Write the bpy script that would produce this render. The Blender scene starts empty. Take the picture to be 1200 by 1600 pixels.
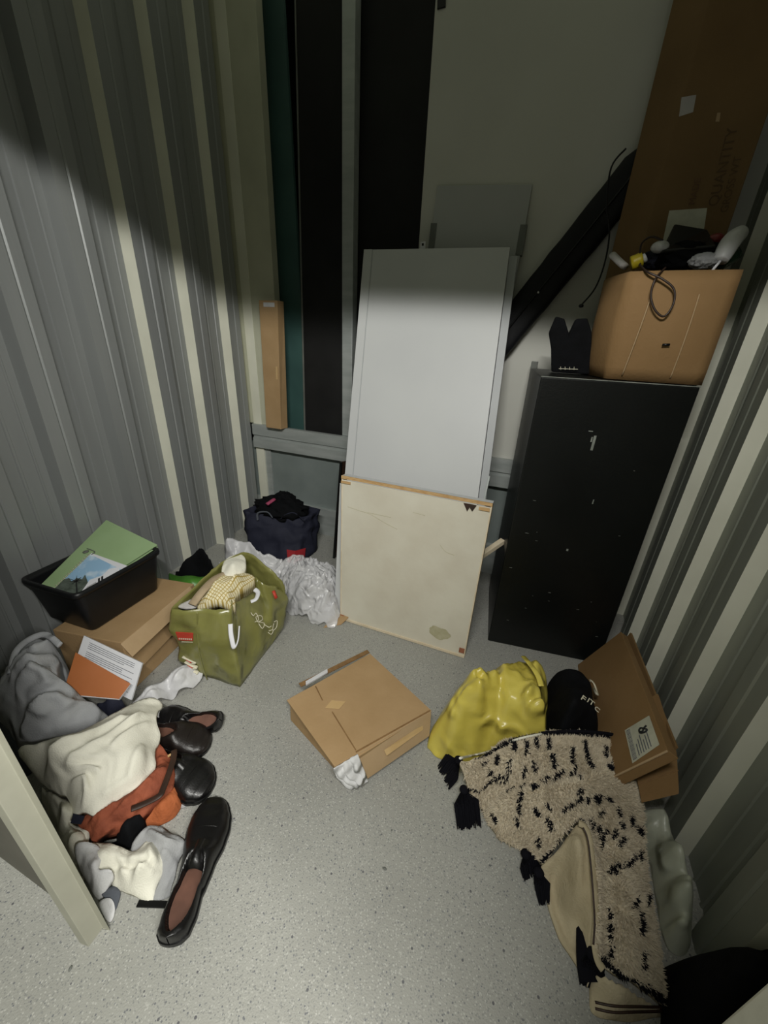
import bpy, bmesh, math, random
import numpy as np
from mathutils import Vector, Matrix, noise
from mathutils.geometry import delaunay_2d_cdt
random.seed(7)
S = bpy.context.scene
COL = S.collection
# ------------------------------------------------------------------ camera
FPX, EYE = 605.0, Vector((0, 0, 1.35))
_p, _r, _y = math.radians(24.6), math.radians(-2.8), math.radians(20.2)
_f = Vector((0, math.cos(_p), -math.sin(_p))); _rt = Vector((1, 0, 0)); _up = _rt.cross(_f)
_r2 = _rt*math.cos(_r) - _up*math.sin(_r); _u2 = _up*math.cos(_r) + _rt*math.sin(_r)
_M = Matrix.Rotation(_y, 3, 'Z')
CR, CU, CF = _M @ _r2, _M @ _u2, _M @ _f
cd = bpy.data.cameras.new('camera'); cam = bpy.data.objects.new('camera', cd); COL.objects.link(cam)
cd.sensor_fit = 'VERTICAL'; cd.sensor_height = 36.0; cd.lens = 36.0*FPX/1600; cd.clip_start = .02
mw = Matrix.Identity(4)
for i in range(3):
    mw[i][0] = CR[i]; mw[i][1] = CU[i]; mw[i][2] = -CF[i]; mw[i][3] = EYE[i]
cam.matrix_world = mw
S.camera = cam
# ------------------------------------------------------------------ light
W = bpy.data.worlds.new('World'); S.world = W; W.use_nodes = True
W.node_tree.nodes['Background'].inputs[0].default_value = (.80, .85, .62, 1)
W.node_tree.nodes['Background'].inputs[1].default_value = .21
def area(name, loc, rot, sx, sy, e, col):
    l = bpy.data.lights.new(name, 'AREA'); l.shape = 'RECTANGLE'; l.size = sx; l.size_y = sy; l.energy = e; l.color = col
    o = bpy.data.objects.new(name, l); COL.objects.link(o); o.location = loc; o.rotation_euler = rot; return o
area('corridor_light', (1.15, -.61, 2.525), (math.radians(60), 0, math.radians(-5.5)), 3.1, .04, 192, (1, .985, .93))
S.view_settings.view_transform = 'Standard'; S.view_settings.look = 'None'
S.view_settings.exposure = 0.0; S.view_settings.gamma = 1.0; S.view_settings.use_curve_mapping = False
# ------------------------------------------------------------------ pixel -> point on a real plane
def _ray(x, y): return CR*(x-600) + CU*(800-y) + CF*FPX
def Z(x, y, z=0.0): d = _ray(x, y); return EYE + d*((z-EYE.z)/d.z)
def Y(x, y, Yv): d = _ray(x, y); return EYE + d*(Yv/d.y)
def X(x, y, Xv): d = _ray(x, y); return EYE + d*(Xv/d.x)
# ------------------------------------------------------------------ materials
def lin(h):
    h = h.lstrip('#'); v = [int(h[i:i+2], 16)/255 for i in (0, 2, 4)]
    return tuple(c/12.92 if c <= .04045 else ((c+.055)/1.055)**2.4 for c in v) + (1,)
def mat(name, col, rough=.6, col2=None, scale=8, metal=0, bump=0, bscale=60, alpha=1, spec=.5, contrast=(.35, .65), coat=0, stretch=None, sss=0, trans=0, wr=0, ws=13):
    m = bpy.data.materials.new(name); m.use_nodes = True; nt = m.node_tree; b = nt.nodes['Principled BSDF']
    b.inputs['Roughness'].default_value = rough; b.inputs['Metallic'].default_value = metal
    b.inputs['Specular IOR Level'].default_value = spec; b.inputs['Alpha'].default_value = alpha
    b.inputs['Coat Weight'].default_value = coat; b.inputs['Coat Roughness'].default_value = .12
    if trans: b.inputs['Transmission Weight'].default_value = trans
    tc = nt.nodes.new('ShaderNodeTexCoord'); mp = nt.nodes.new('ShaderNodeMapping'); nt.links.new(tc.outputs['Object'], mp.inputs[0])
    if stretch: mp.inputs['Scale'].default_value = stretch
    c1 = lin(col)
    if col2 is None: col2 = '#' + ''.join('%02x' % max(0, min(255, int(int(col.lstrip('#')[i:i+2], 16)*.9))) for i in (0, 2, 4))
    n = nt.nodes.new('ShaderNodeTexNoise'); n.inputs['Scale'].default_value = scale; n.inputs['Detail'].default_value = 6
    nt.links.new(mp.outputs[0], n.inputs[0])
    r = nt.nodes.new('ShaderNodeValToRGB'); r.color_ramp.elements[0].position = contrast[0]; r.color_ramp.elements[1].position = contrast[1]
    r.color_ramp.elements[0].color = lin(col2); r.color_ramp.elements[1].color = c1
    nt.links.new(n.outputs[0], r.inputs[0]); nt.links.new(r.outputs[0], b.inputs['Base Color'])
    if bump:
        n2 = nt.nodes.new('ShaderNodeTexNoise'); n2.inputs['Scale'].default_value = bscale; n2.inputs['Detail'].default_value = 5
        nt.links.new(mp.outputs[0], n2.inputs[0])
        bp = nt.nodes.new('ShaderNodeBump'); bp.inputs['Strength'].default_value = bump; bp.inputs['Distance'].default_value = .01
        nt.links.new(n2.outputs[0], bp.inputs['Height']); nt.links.new(bp.outputs[0], b.inputs['Normal'])
    if wr:
        w = nt.nodes.new('ShaderNodeTexNoise'); w.noise_type = 'RIDGED_MULTIFRACTAL'; w.inputs['Scale'].default_value = ws; w.inputs['Detail'].default_value = 2.5
        w.inputs['Distortion'].default_value = .6; nt.links.new(mp.outputs[0], w.inputs[0])
        b2 = nt.nodes.new('ShaderNodeBump'); b2.inputs['Strength'].default_value = wr; b2.inputs['Distance'].default_value = .035
        nt.links.new(w.outputs[0], b2.inputs['Height'])
        if bump: nt.links.new(bp.outputs[0], b2.inputs['Normal'])
        nt.links.new(b2.outputs[0], b.inputs['Normal'])
    m['b'] = 1
    return m
def floor_mat():
    m = mat('floor_vinyl', '#a0a09a', .62, '#94948e', 2.2, bump=.25, bscale=260)
    nt = m.node_tree; b = nt.nodes['Principled BSDF']; base = b.inputs['Base Color'].links[0].from_socket
    tc = [n for n in nt.nodes if n.type == 'TEX_COORD'][0]
    prev = base
    for sc, th, c in ((120, .08, '#6f7174'), (240, .14, '#868784'), (200, .13, '#aeaea8'), (40, .04, '#606063')):
        v = nt.nodes.new('ShaderNodeTexVoronoi'); v.inputs['Scale'].default_value = sc; nt.links.new(tc.outputs['Object'], v.inputs[0])
        w = nt.nodes.new('ShaderNodeTexWhiteNoise'); nt.links.new(v.outputs['Position'], w.inputs[0])
        lt = nt.nodes.new('ShaderNodeMath'); lt.operation = 'LESS_THAN'; lt.inputs[1].default_value = th*3; nt.links.new(v.outputs['Distance'], lt.inputs[0])
        l2 = nt.nodes.new('ShaderNodeMath'); l2.operation = 'LESS_THAN'; l2.inputs[1].default_value = .3; nt.links.new(w.outputs['Value'], l2.inputs[0])
        mu = nt.nodes.new('ShaderNodeMath'); mu.operation = 'MULTIPLY'; nt.links.new(lt.outputs[0], mu.inputs[0]); nt.links.new(l2.outputs[0], mu.inputs[1])
        mx = nt.nodes.new('ShaderNodeMix'); mx.data_type = 'RGBA'; nt.links.new(mu.outputs[0], mx.inputs[0]); nt.links.new(prev, mx.inputs[6]); mx.inputs[7].default_value = lin(c)
        prev = mx.outputs[2]
    nt.links.new(prev, b.inputs['Base Color'])
    return m
M = dict(
    floor=floor_mat(),
    steel=mat('galvanised_wall_sheet', '#9a9d9c', .5, '#8f9292', 3, metal=.3, bump=.05, bscale=40, stretch=(2, 2, .25)),
    steel_r=mat('wall_sheet', '#8e9288', .5, '#84887e', 3, metal=.3, bump=.05, bscale=40, stretch=(2, 2, .25)),
    front=mat('grey_brown_outer_sheet', '#6f6c63', .6, '#615e55', 5, bump=.05),
    flange=mat('pale_flange', '#e2e2d2', .5, '#d6d6c6', 4),
    zinc=mat('zinc_rail', '#b3b8b6', .42, '#a2a8a6', 5, metal=.3, bump=.04, stretch=(1, 5, 5)),
    cream=mat('cream_painted_steel', '#c2c3ae', .5, '#b6b7a2', 5, bump=.04),
    post=mat('white_painted_steel', '#b0afa0', .5, '#a6a596', 6, bump=.05),
    backsheet=mat('grey_back_sheet', '#8a9391', .5, '#7c8583', 4, metal=.15),
    whitepanel=mat('white_wall_panel', '#c6c6be', .55, '#bdbdb5', 2),
    black=mat('black_board_and_gap', '#202020', .6, '#191919', 6, spec=.25),
    void=mat('painted_cavity_dark', '#040505', .9, spec=.05),
    teal=mat('teal_board', '#3a5a56', .6, '#32504d', 5),
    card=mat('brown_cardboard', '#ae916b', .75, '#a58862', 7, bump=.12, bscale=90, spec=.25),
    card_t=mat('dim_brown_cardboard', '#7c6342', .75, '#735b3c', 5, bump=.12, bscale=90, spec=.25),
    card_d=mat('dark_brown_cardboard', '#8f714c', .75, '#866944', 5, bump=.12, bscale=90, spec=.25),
    card_e=mat('cardboard_cut_edge', '#8a6c48', .85, '#7a5e3e', 40, spec=.2),
    card_l=mat('light_cardboard', '#b59b79', .75, '#ab916e', 7, bump=.1, bscale=90, spec=.25),
    laminate=mat('pale_grey_laminate', '#c6c8c8', .42, '#c0c2c3', 2, spec=.4),
    laminate_d=mat('grey_laminate', '#a9abaa', .45, '#a2a4a3', 2),
    laminate_e=mat('laminate_edge', '#a5a8aa', .45, '#9da0a2', 4),
    whiteboard=mat('worn_off_white_board', '#d6d2c2', .6, '#cdc7b6', 6, bump=.1, bscale=30),
    wood=mat('raw_pine', '#c9a877', .7, '#b08a5a', 30, stretch=(1, 6, 6)),
    woodpale=mat('pale_wood', '#dccfb6', .7, '#cfc0a4', 20),
    rust=mat('brown_block', '#a0674a', .7, '#8a553c', 30),
    cab=mat('black_cabinet_paint', '#111312', .4, '#0c0e0d', 4, bump=.06, bscale=120, spec=.35),
    cabedge=mat('pale_edge_and_scuff', '#8b9088', .6, '#6d726c', 25),
    gmetal=mat('dull_grey_metal', '#6d706b', .5, '#5c5f5a', 8),
    fabblack=mat('black_fabric', '#0d0e11', .85, '#08090b', 30, bump=.2, bscale=300, spec=.15, wr=0.3, ws=8),
    blackcase=mat('black_nylon_case', '#121316', .6, '#0b0c0e', 12, bump=.15, bscale=250, spec=.3),
    rubber=mat('black_plastic', '#0b0b0c', .35, spec=.4),
    crate=mat('black_crate_plastic', '#151618', .42, '#101113', 10, spec=.4),
    greenf=mat('green_card_folder', '#97b184', .6, '#8ea87a', 6),
    paper=mat('white_paper', '#dedfe3', .7, '#d4d5da', 6),
    ink=mat('printed_ink', '#6a6c74', .8),
    inkb=mat('black_ink', '#17181a', .7),
    orange=mat('orange_notebook_cover', '#b06a3c', .5, '#a8622f', 6),
    orangef=mat('rust_orange_fabric', '#98543c', .8, '#7c4230', 18, bump=.4, bscale=70, spec=.2, wr=1.0, ws=15),
    orangef2=mat('bright_orange_fabric', '#b2663f', .8, '#a45b36', 10, bump=.3, bscale=120, spec=.2, wr=0.4, ws=10),
    greyf=mat('grey_sweatshirt', '#b4b6b9', .9, '#a6a8ac', 8, bump=.25, bscale=260, spec=.15, wr=1.0, ws=11),
    greyf2=mat('light_grey_fabric', '#a7a8a8', .9, '#97989a', 8, bump=.25, bscale=260, spec=.15, wr=1.0, ws=12),
    greyd=mat('slate_fabric', '#5c6068', .9, bump=.2, bscale=260, spec=.15, wr=0.5, ws=9),
    navyf=mat('navy_fabric', '#2b2d3b', .7, '#222432', 10, bump=.2, bscale=260, spec=.2, wr=0.8, ws=9),
    creamf=mat('cream_shirt_cotton', '#e4e2d4', .9, '#dedcce', 5, bump=.2, bscale=240, spec=.15, wr=0.85, ws=9),
    whitef=mat('white_cotton', '#d8d8d8', .85, '#cdcdce', 7, bump=.2, bscale=200, spec=.2, wr=0.9, ws=14),
    whiteplastic=mat('white_plastic_film', '#d4d4d6', .35, '#c8c8cb', 8, bump=.3, bscale=40, wr=0.35, ws=12),
    leather=mat('black_leather', '#0c0b0c', .36, '#090809', 12, bump=.08, bscale=200, spec=.5, coat=.08),
    leather_b=mat('dark_brown_leather', '#1f1917', .38, '#181311', 12, bump=.12, bscale=200, spec=.5),
    insole=mat('brown_insole', '#6d4a3c', .6, '#5a3c30', 20),
    strap=mat('brown_leather_strap', '#3a261b', .5, '#2b1c14', 20),
    baggreen=mat('olive_woven_plastic', '#83824a', .3, '#76753f', 7, bump=.18, bscale=28, spec=.55, coat=.3, wr=0.7, ws=8),
    bagin=mat('bag_lining', '#b9b6b4', .5, '#a8a5a3', 8, bump=.2, bscale=30, wr=0.4, ws=10),
    red=mat('red_print', '#c0402e', .5),
    redf=mat('red_fabric', '#a8232b', .7),
    pink=mat('pink_fabric', '#b0486a', .7),
    print=mat('cream_print', '#d9d4bc', .5),
    check=None,
    tan=mat('tan_fabric', '#a8967a', .85, '#8f7d62', 14, bump=.2, bscale=200),
    bright_green=mat('leaf_green_plastic', '#4f8a2e', .4, '#3f7424', 12),
    yellow=mat('yellow_plastic_film', '#d8c95e', .3, '#c8b74e', 6, bump=.25, bscale=22, spec=.6, coat=.3, wr=0.9, ws=9),
    rugw=mat('cream_wool_pile', '#d3c8b2', .95, '#c2b6a0', 14, spec=.1),
    rugb=mat('black_wool_pile', '#14141a', .95, spec=.1),
    rugback=mat('rug_cotton_backing', '#c0b498', .9, '#ac9f82', 10, bump=.3, bscale=160, spec=.1, wr=0.35, ws=9),
    clearp=mat('clear_plastic_film', '#f4f4f6', .16, '#eaeaee', 9, alpha=.46, spec=.8, bump=.5, bscale=35, wr=0.5, ws=22),
    cloudyp=mat('cloudy_plastic_film', '#d0d4c2', .32, '#c0c4b2', 6, alpha=.72, spec=.6, bump=.4, bscale=25, wr=0.8, ws=9),
    tape=mat('glossy_tape', '#c8aa7c', .18, '#bfa070', 12, spec=.7),
    label=mat('paper_label', '#c4c4b2', .6, '#b6b6a4', 30),
    yellowp=mat('bright_yellow_plastic', '#d8c22c', .4),
    cable=mat('brown_cable', '#2c1c15', .45),
    greenp=mat('dark_green_glass', '#22402c', .2, '#18301f', 12),
    sky=mat('printed_sky', '#8fb4d2', .35, '#dfe8ee', 14, contrast=(.3, .5)),
    treep=mat('printed_trees', '#59625a', .5, '#3b443c', 60),
    brickred=mat('dark_red_plastic', '#7a1f22', .4),
)
def check_mat():
    m = mat('yellow_checked_cotton', '#d6cba4', .85, bump=.2, bscale=200)
    nt = m.node_tree; b = nt.nodes['Principled BSDF']
    tc = [n for n in nt.nodes if n.type == 'TEX_COORD'][0]
    br = nt.nodes.new('ShaderNodeTexBrick'); br.offset = 0; br.inputs['Scale'].default_value = 1
    br.inputs['Brick Width'].default_value = .011; br.inputs['Row Height'].default_value = .011; br.inputs['Mortar Size'].default_value = .0013
    br.inputs['Color1'].default_value = lin('#ded6b8'); br.inputs['Color2'].default_value = lin('#dad1ae'); br.inputs['Mortar'].default_value = lin('#a9924c')
    nt.links.new(tc.outputs['Object'], br.inputs[0]); nt.links.new(br.outputs[0], b.inputs['Base Color'])
    return m
M['check'] = check_mat()
# ------------------------------------------------------------------ object helpers
def link(name, me, m, parent=None, smooth=False):
    o = bpy.data.objects.new(name, me); COL.objects.link(o)
    for mm in (m if isinstance(m, (list, tuple)) else [m]): me.materials.append(mm)
    if smooth:
        for p in me.polygons: p.use_smooth = True
    if parent is not None:
        o.parent = parent; o.matrix_parent_inverse = Matrix.Translation(-parent.location)
    return o
def tag(o, label, cat, group=None, kind=None):
    o['label'] = label; o['category'] = cat
    if group: o['group'] = group
    if kind: o['kind'] = kind
    return o
def thing(name, loc, label, cat, group=None):
    o = bpy.data.objects.new(name, None); COL.objects.link(o); o.location = loc; o.empty_display_size = .05
    return tag(o, label, cat, group)
def struct(o): o['kind'] = 'structure'; return o
def part(o, label): o['label'] = label; return o
def raw(name, vs, fs, m, parent=None, smooth=False, bevel=0, seg=2):
    me = bpy.data.meshes.new(name); bm = bmesh.new()
    bv = [bm.verts.new(v) for v in vs]
    for f in fs:
        try: bm.faces.new([bv[i] for i in f])
        except ValueError: pass
    bmesh.ops.recalc_face_normals(bm, faces=bm.faces)
    if bevel: bmesh.ops.bevel(bm, geom=list(bm.edges), offset=bevel, segments=seg, affect='EDGES', profile=.6)
    bm.to_mesh(me); bm.free()
    return link(name, me, m, parent, smooth)
HEX = [(0, 3, 2, 1), (4, 5, 6, 7), (0, 1, 5, 4), (1, 2, 6, 5), (2, 3, 7, 6), (3, 0, 4, 7)]
def hexa(name, b4, t4, m, parent=None, bevel=.002, seg=2): return raw(name, list(b4)+list(t4), HEX, m, parent, bevel=bevel, seg=seg)
def box(name, lo, hi, m, parent=None, bevel=.002):
    (a, b, c), (d, e, f) = lo, hi
    return hexa(name, [(a, b, c), (d, b, c), (d, e, c), (a, e, c)], [(a, b, f), (d, b, f), (d, e, f), (a, e, f)], m, parent, bevel)
def slab(name, quad, th, m, parent=None, bevel=.001):
    q = [Vector(v) for v in quad]; n = (q[1]-q[0]).cross(q[3]-q[0]).normalized()
    return hexa(name, [v-n*th for v in q], q, m, parent, bevel)       # thickness goes behind the given face
def bar(name, a, b, w, h, m, parent=None, bevel=.001, up=(0, 0, 1)):
    a, b = Vector(a), Vector(b); d = (b-a).normalized(); s = d.cross(Vector(up)).normalized(); u = s.cross(d)
    e = [s*(-w/2)-u*(h/2), s*(w/2)-u*(h/2), s*(w/2)+u*(h/2), s*(-w/2)+u*(h/2)]
    return hexa(name, [a+x for x in e], [b+x for x in e], m, parent, bevel)
def smooth_path(pts, n=8, closed=False):
    P = [np.array(p, float) for p in pts]; out = []; N = len(P)
    rng = range(N) if closed else range(N-1)
    for i in rng:
        p0 = P[(i-1) % N] if closed or i > 0 else P[0]; p1 = P[i]; p2 = P[(i+1) % N]; p3 = P[(i+2) % N] if closed or i+2 < N else P[-1]
        for k in range(n):
            t = k/n; out.append(.5*((2*p1)+(-p0+p2)*t+(2*p0-5*p1+4*p2-p3)*t*t+(-p0+3*p1-3*p2+p3)*t**3))
    if not closed: out.append(P[-1])
    return out
def tube(name, pts, r, m, parent=None, n=8, seg=8, flat=None, closed=False):
    path = [Vector(p) for p in smooth_path(pts, n, closed)] if n > 1 else [Vector(p) for p in pts]
    vs, fs = [], []; k = len(path); prev = None
    for i, p in enumerate(path):
        d = (path[min(i+1, k-1)]-path[max(i-1, 0)]).normalized()
        a = (prev - d*prev.dot(d)).normalized() if prev is not None and (prev - d*prev.dot(d)).length > 1e-4 else d.orthogonal().normalized()
        if prev is None and abs(d.z) < .95: a = d.cross(Vector((0, 0, 1))).normalized()
        prev = a; b = d.cross(a); rr = r(i/(k-1)) if callable(r) else r
        for j in range(seg):
            t = 2*math.pi*j/seg; fb = flat if flat else 1
            vs.append(p + a*math.cos(t)*rr + b*math.sin(t)*rr*fb)
    for i in range(k-1):
        for j in range(seg): fs.append((i*seg+j, i*seg+(j+1) % seg, (i+1)*seg+(j+1) % seg, (i+1)*seg+j))
    fs += [tuple(range(seg)), tuple(range((k-1)*seg, k*seg))]
    return raw(name, vs, fs, m, parent, smooth=True)
# ---- heightfield cloth / soft bulk
def tps(P, z):
    n = len(P); d = np.linalg.norm(P[:, None]-P[None], axis=2)+1e-9; K = d*d*np.log(d)
    A = np.zeros((n+3, n+3)); A[:n, :n] = K + np.eye(n)*1e-5; A[:n, n] = 1; A[:n, n+1:] = P; A[n, :n] = 1; A[n+1:, :n] = P.T
    w = np.linalg.lstsq(A, np.concatenate([z, [0, 0, 0]]), rcond=None)[0]
    def f(Q):
        D = np.linalg.norm(Q[:, None]-P[None], axis=2)+1e-9
        return (D*D*np.log(D)) @ w[:n] + w[n] + Q @ w[n+1:]
    return f
def segdist(Q, L, closed=False):
    best = np.full(len(Q), 9.); N = len(L)
    for i in range(N if closed else N-1):
        a, b = L[i], L[(i+1) % N]; ab = b-a; t = np.clip(((Q-a) @ ab)/(ab @ ab+1e-12), 0, 1)
        best = np.minimum(best, np.linalg.norm(Q-(a+t[:, None]*ab), axis=1))
    return best
def inside(Q, L):
    r = np.zeros(len(Q), bool); n = len(L)
    for i in range(n):
        a, b = L[i], L[(i+1) % n]
        c = ((a[1] > Q[:, 1]) != (b[1] > Q[:, 1])); t = (Q[:, 1]-a[1])/((b[1]-a[1])+1e-15)
        r ^= c & (Q[:, 0] < a[0]+t*(b[0]-a[0]))
    return r
def ridge(x, y, s, seed, ang=0, st=1.0):
    ca, sa = math.cos(ang), math.sin(ang); u = (x*ca+y*sa)*s/st; v = (-x*sa+y*ca)*s
    wx = noise.noise((u*.6, v*.6, seed))*.9; wy = noise.noise((u*.6+9, v*.6, seed+3))*.9
    a = 1-abs(noise.noise((u+wx, v+wy, seed+11)))*2.2
    b = 1-abs(noise.noise((u*2.1+wy, v*2.1+wx, seed+17)))*2.2
    a = max(a, -.6)*1.25; return (a*abs(a)**.5 if a > 0 else a*.6)*.75+b*.32
def soft(name, outline, inner, m, parent=None, res=.008, folds=(), amp=.008, fs=9, ang=0, st=2.2, seed=1, thick=.004, solid=False, base=0.0,
         rnd=.02, smooth_edge=4, wob=.003, zmin=None, keep=None, falloff=.03):
    """outline/inner: (px, py, z) read off the photo at estimated heights. Returns the object and its height function."""
    O = [Z(*p) for p in outline]; I = [Z(*p) for p in inner]
    C = np.array([[v.x, v.y] for v in O+I]); zz = np.array([v.z for v in O+I]); f = tps(C, zz)
    loop = np.array([[p[0], p[1]] for p in smooth_path([(v.x, v.y) for v in O], smooth_edge, True)])
    # resample boundary
    out = []
    for i in range(len(loop)):
        a, b = loop[i], loop[(i+1) % len(loop)]; k = max(1, int(np.linalg.norm(b-a)/res))
        for j in range(k): out.append(a+(b-a)*j/k)
    B = np.array(out)
    if wob:
        for i in range(len(B)):
            B[i][0] += wob*noise.noise((B[i][0]*30, B[i][1]*30, seed)); B[i][1] += wob*noise.noise((B[i][0]*30+5, B[i][1]*30, seed))
    lo, hi = B.min(0), B.max(0)
    gx, gy = np.meshgrid(np.arange(lo[0], hi[0], res), np.arange(lo[1], hi[1], res))
    gy[:, ::2] += res*.5
    G = np.c_[gx.ravel(), gy.ravel()]; G = G[inside(G, B)]; G = G[segdist(G, B, True) > res*.6]
    nb = len(B); P2 = np.r_[B, G]
    r = delaunay_2d_cdt([Vector(p) for p in P2], [], [list(range(nb))], 1, 1e-6)
    V = np.array([[v.x, v.y] for v in r[0]]); F = r[2]
    # boundary loop of result
    z = f(V); d = segdist(V, B, True)
    for pts, a, w in folds:
        L = np.array([[q.x, q.y] for q in [Z(*p) for p in pts]]); dd = segdist(V, L); z += 1.35*a*np.exp(-(dd/w)**2)*np.clip(d/max(.015, falloff*.8), 0, 1)
    cr = np.array([ridge(x, y, fs, seed, ang, st) for x, y in V]); z += amp*(cr-.45)*np.clip(d/falloff, .15, 1)
    fine = np.array([noise.noise((x*45, y*45, seed)) for x, y in V]); z += amp*.12*fine
    zm = base+.003 if zmin is None else zmin
    if solid and rnd:
        t = np.clip(d/rnd, 0, 1); z = base+(np.maximum(z, zm)-base)*(.12+.88*np.sqrt(1-(1-t)**2))
    z = np.maximum(z, zm)
    n = len(V); bot = np.full(n, base) if solid else np.maximum(z-thick, base*0+.0005)
    vs = [(V[i][0], V[i][1], z[i]) for i in range(n)] + [(V[i][0], V[i][1], bot[i]) for i in range(n)]
    me = bpy.data.meshes.new(name); bm = bmesh.new(); bv = [bm.verts.new(v) for v in vs]
    cnt = {}
    for fc in F:
        a, b2, c = fc
        ar = (V[b2][0]-V[a][0])*(V[c][1]-V[a][1])-(V[c][0]-V[a][0])*(V[b2][1]-V[a][1])
        if ar < 0: fc = [a, c, b2]
        elif ar == 0: continue
        try: bm.faces.new([bv[i] for i in fc]); bm.faces.new([bv[i+n] for i in reversed(fc)])
        except ValueError: continue
        for k in range(3):
            e = (fc[k], fc[(k+1) % 3]); cnt[e] = 1
    for (a, b2) in cnt:
        if (b2, a) not in cnt:
            try: bm.faces.new([bv[b2], bv[a], bv[a+n], bv[b2+n]])
            except ValueError: pass
    bm.to_mesh(me); bm.free()
    o = link(name, me, m, parent, smooth=True)
    def hgt(x, y):
        q = np.array([[x, y]]); return float(f(q)[0])
    def hgtv(Q):
        zz = f(Q); dd0 = segdist(Q, B, True)
        for pts, a, w in folds:
            L = np.array([[q.x, q.y] for q in [Z(*p) for p in pts]]); dd = segdist(Q, L); zz = zz + 1.35*a*np.exp(-(dd/w)**2)*np.clip(dd0/max(.015, falloff*.8), 0, 1)
        zz = zz + amp*(np.array([ridge(x, y, fs, seed, ang, st) for x, y in Q])-.45)*np.clip(dd0/falloff, .15, 1)
        if solid and rnd:
            t = np.clip(dd0/rnd, 0, 1); zz = base+(np.maximum(zz, zm)-base)*(.12+.88*np.sqrt(1-(1-t)**2))
        return np.maximum(zz, zm)
    o_info = dict(h=hgt, hv=hgtv, B=B)
    return o, o_info
def loft(name, rings, m, parent=None, cap=True, crumple=0, cs=14, seed=3, thick=0, smooth=True, captop=False):
    n = len(rings[0]); vs, fs = [], []
    for k, r in enumerate(rings):
        c = sum((Vector(p) for p in r), Vector())/n
        for p in r:
            p = Vector(p); o = (p-c); o.z = 0
            if crumple and o.length > 1e-5:
                fac = min(1, k/2+.3); q = (p.x*cs, p.y*cs, p.z*cs*.8)
                a = (1-2.2*abs(noise.noise((q[0], q[1], q[2]+seed))))*.7+.3*(1-2.2*abs(noise.noise((q[0]*2.2, q[1]*2.2, q[2]*2.2+seed))))
                p = p+o.normalized()*crumple*(a-.4)*fac
            vs.append(p)
    for i in range(len(rings)-1):
        for j in range(n): fs.append((i*n+j, i*n+(j+1) % n, (i+1)*n+(j+1) % n, (i+1)*n+j))
    if cap: fs.append(tuple(reversed(range(n))))
    if captop: fs.append(tuple(range((len(rings)-1)*n, len(rings)*n)))
    o = raw(name, vs, fs, m, parent, smooth=smooth)
    if thick:
        s = o.modifiers.new('thickness', 'SOLIDIFY'); s.thickness = thick; s.offset = -1
    return o
def blob(name, c, r, m, parent=None, amp=.15, fs=3, seed=1, sub=4, squash=1, rot=0):
    bm = bmesh.new(); bmesh.ops.create_icosphere(bm, subdivisions=sub, radius=1)
    c = Vector(c); R = Matrix.Rotation(rot, 3, 'Z')
    for v in bm.verts:
        d = v.co.normalized(); a = (1-2.2*abs(noise.noise(d*fs+Vector((seed, 0, 0)))))*.7+.3*noise.noise(d*fs*3+Vector((0, seed, 0)))
        q = d*(1+amp*(a-.3)); v.co = c+R @ Vector((q.x*r[0], q.y*r[1], q.z*r[2]))
    me = bpy.data.meshes.new(name); bm.to_mesh(me); bm.free()
    return link(name, me, m, parent, smooth=True)
def text(name, s, o, xdir, ydir, h, m, parent=None, ext=.0006, off=.0008):
    cu = bpy.data.curves.new(name, 'FONT'); cu.body = s; cu.size = h*1.4; cu.extrude = ext; t = bpy.data.objects.new(name, cu); COL.objects.link(t)
    bpy.context.view_layer.update()
    me = bpy.data.meshes.new_from_object(t.evaluated_get(bpy.context.evaluated_depsgraph_get())); bpy.data.objects.remove(t); bpy.data.curves.remove(cu)
    x = Vector(xdir).normalized(); y = Vector(ydir); y = (y-x*y.dot(x)).normalized(); z = x.cross(y); o = Vector(o)
    for v in me.vertices: v.co = o + x*v.co.x + y*v.co.y + z*(v.co.z+off)
    me.materials.clear()
    return link(name, me, m, parent)
def lerp(a, b, t): return Vector(a)*(1-t)+Vector(b)*t
def onquad(q, u, v, off=0):
    q = [Vector(p) for p in q]; n = (q[1]-q[0]).cross(q[3]-q[0]).normalized()
    return lerp(lerp(q[0], q[1], u), lerp(q[3], q[2], u), v)+n*off
def patch(name, q, u0, v0, u1, v1, m, parent, th=.0012, off=.0012):
    return slab(name, [onquad(q, u0, v0, off), onquad(q, u1, v0, off), onquad(q, u1, v1, off), onquad(q, u0, v1, off)], th, m, parent, 0)

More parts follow.
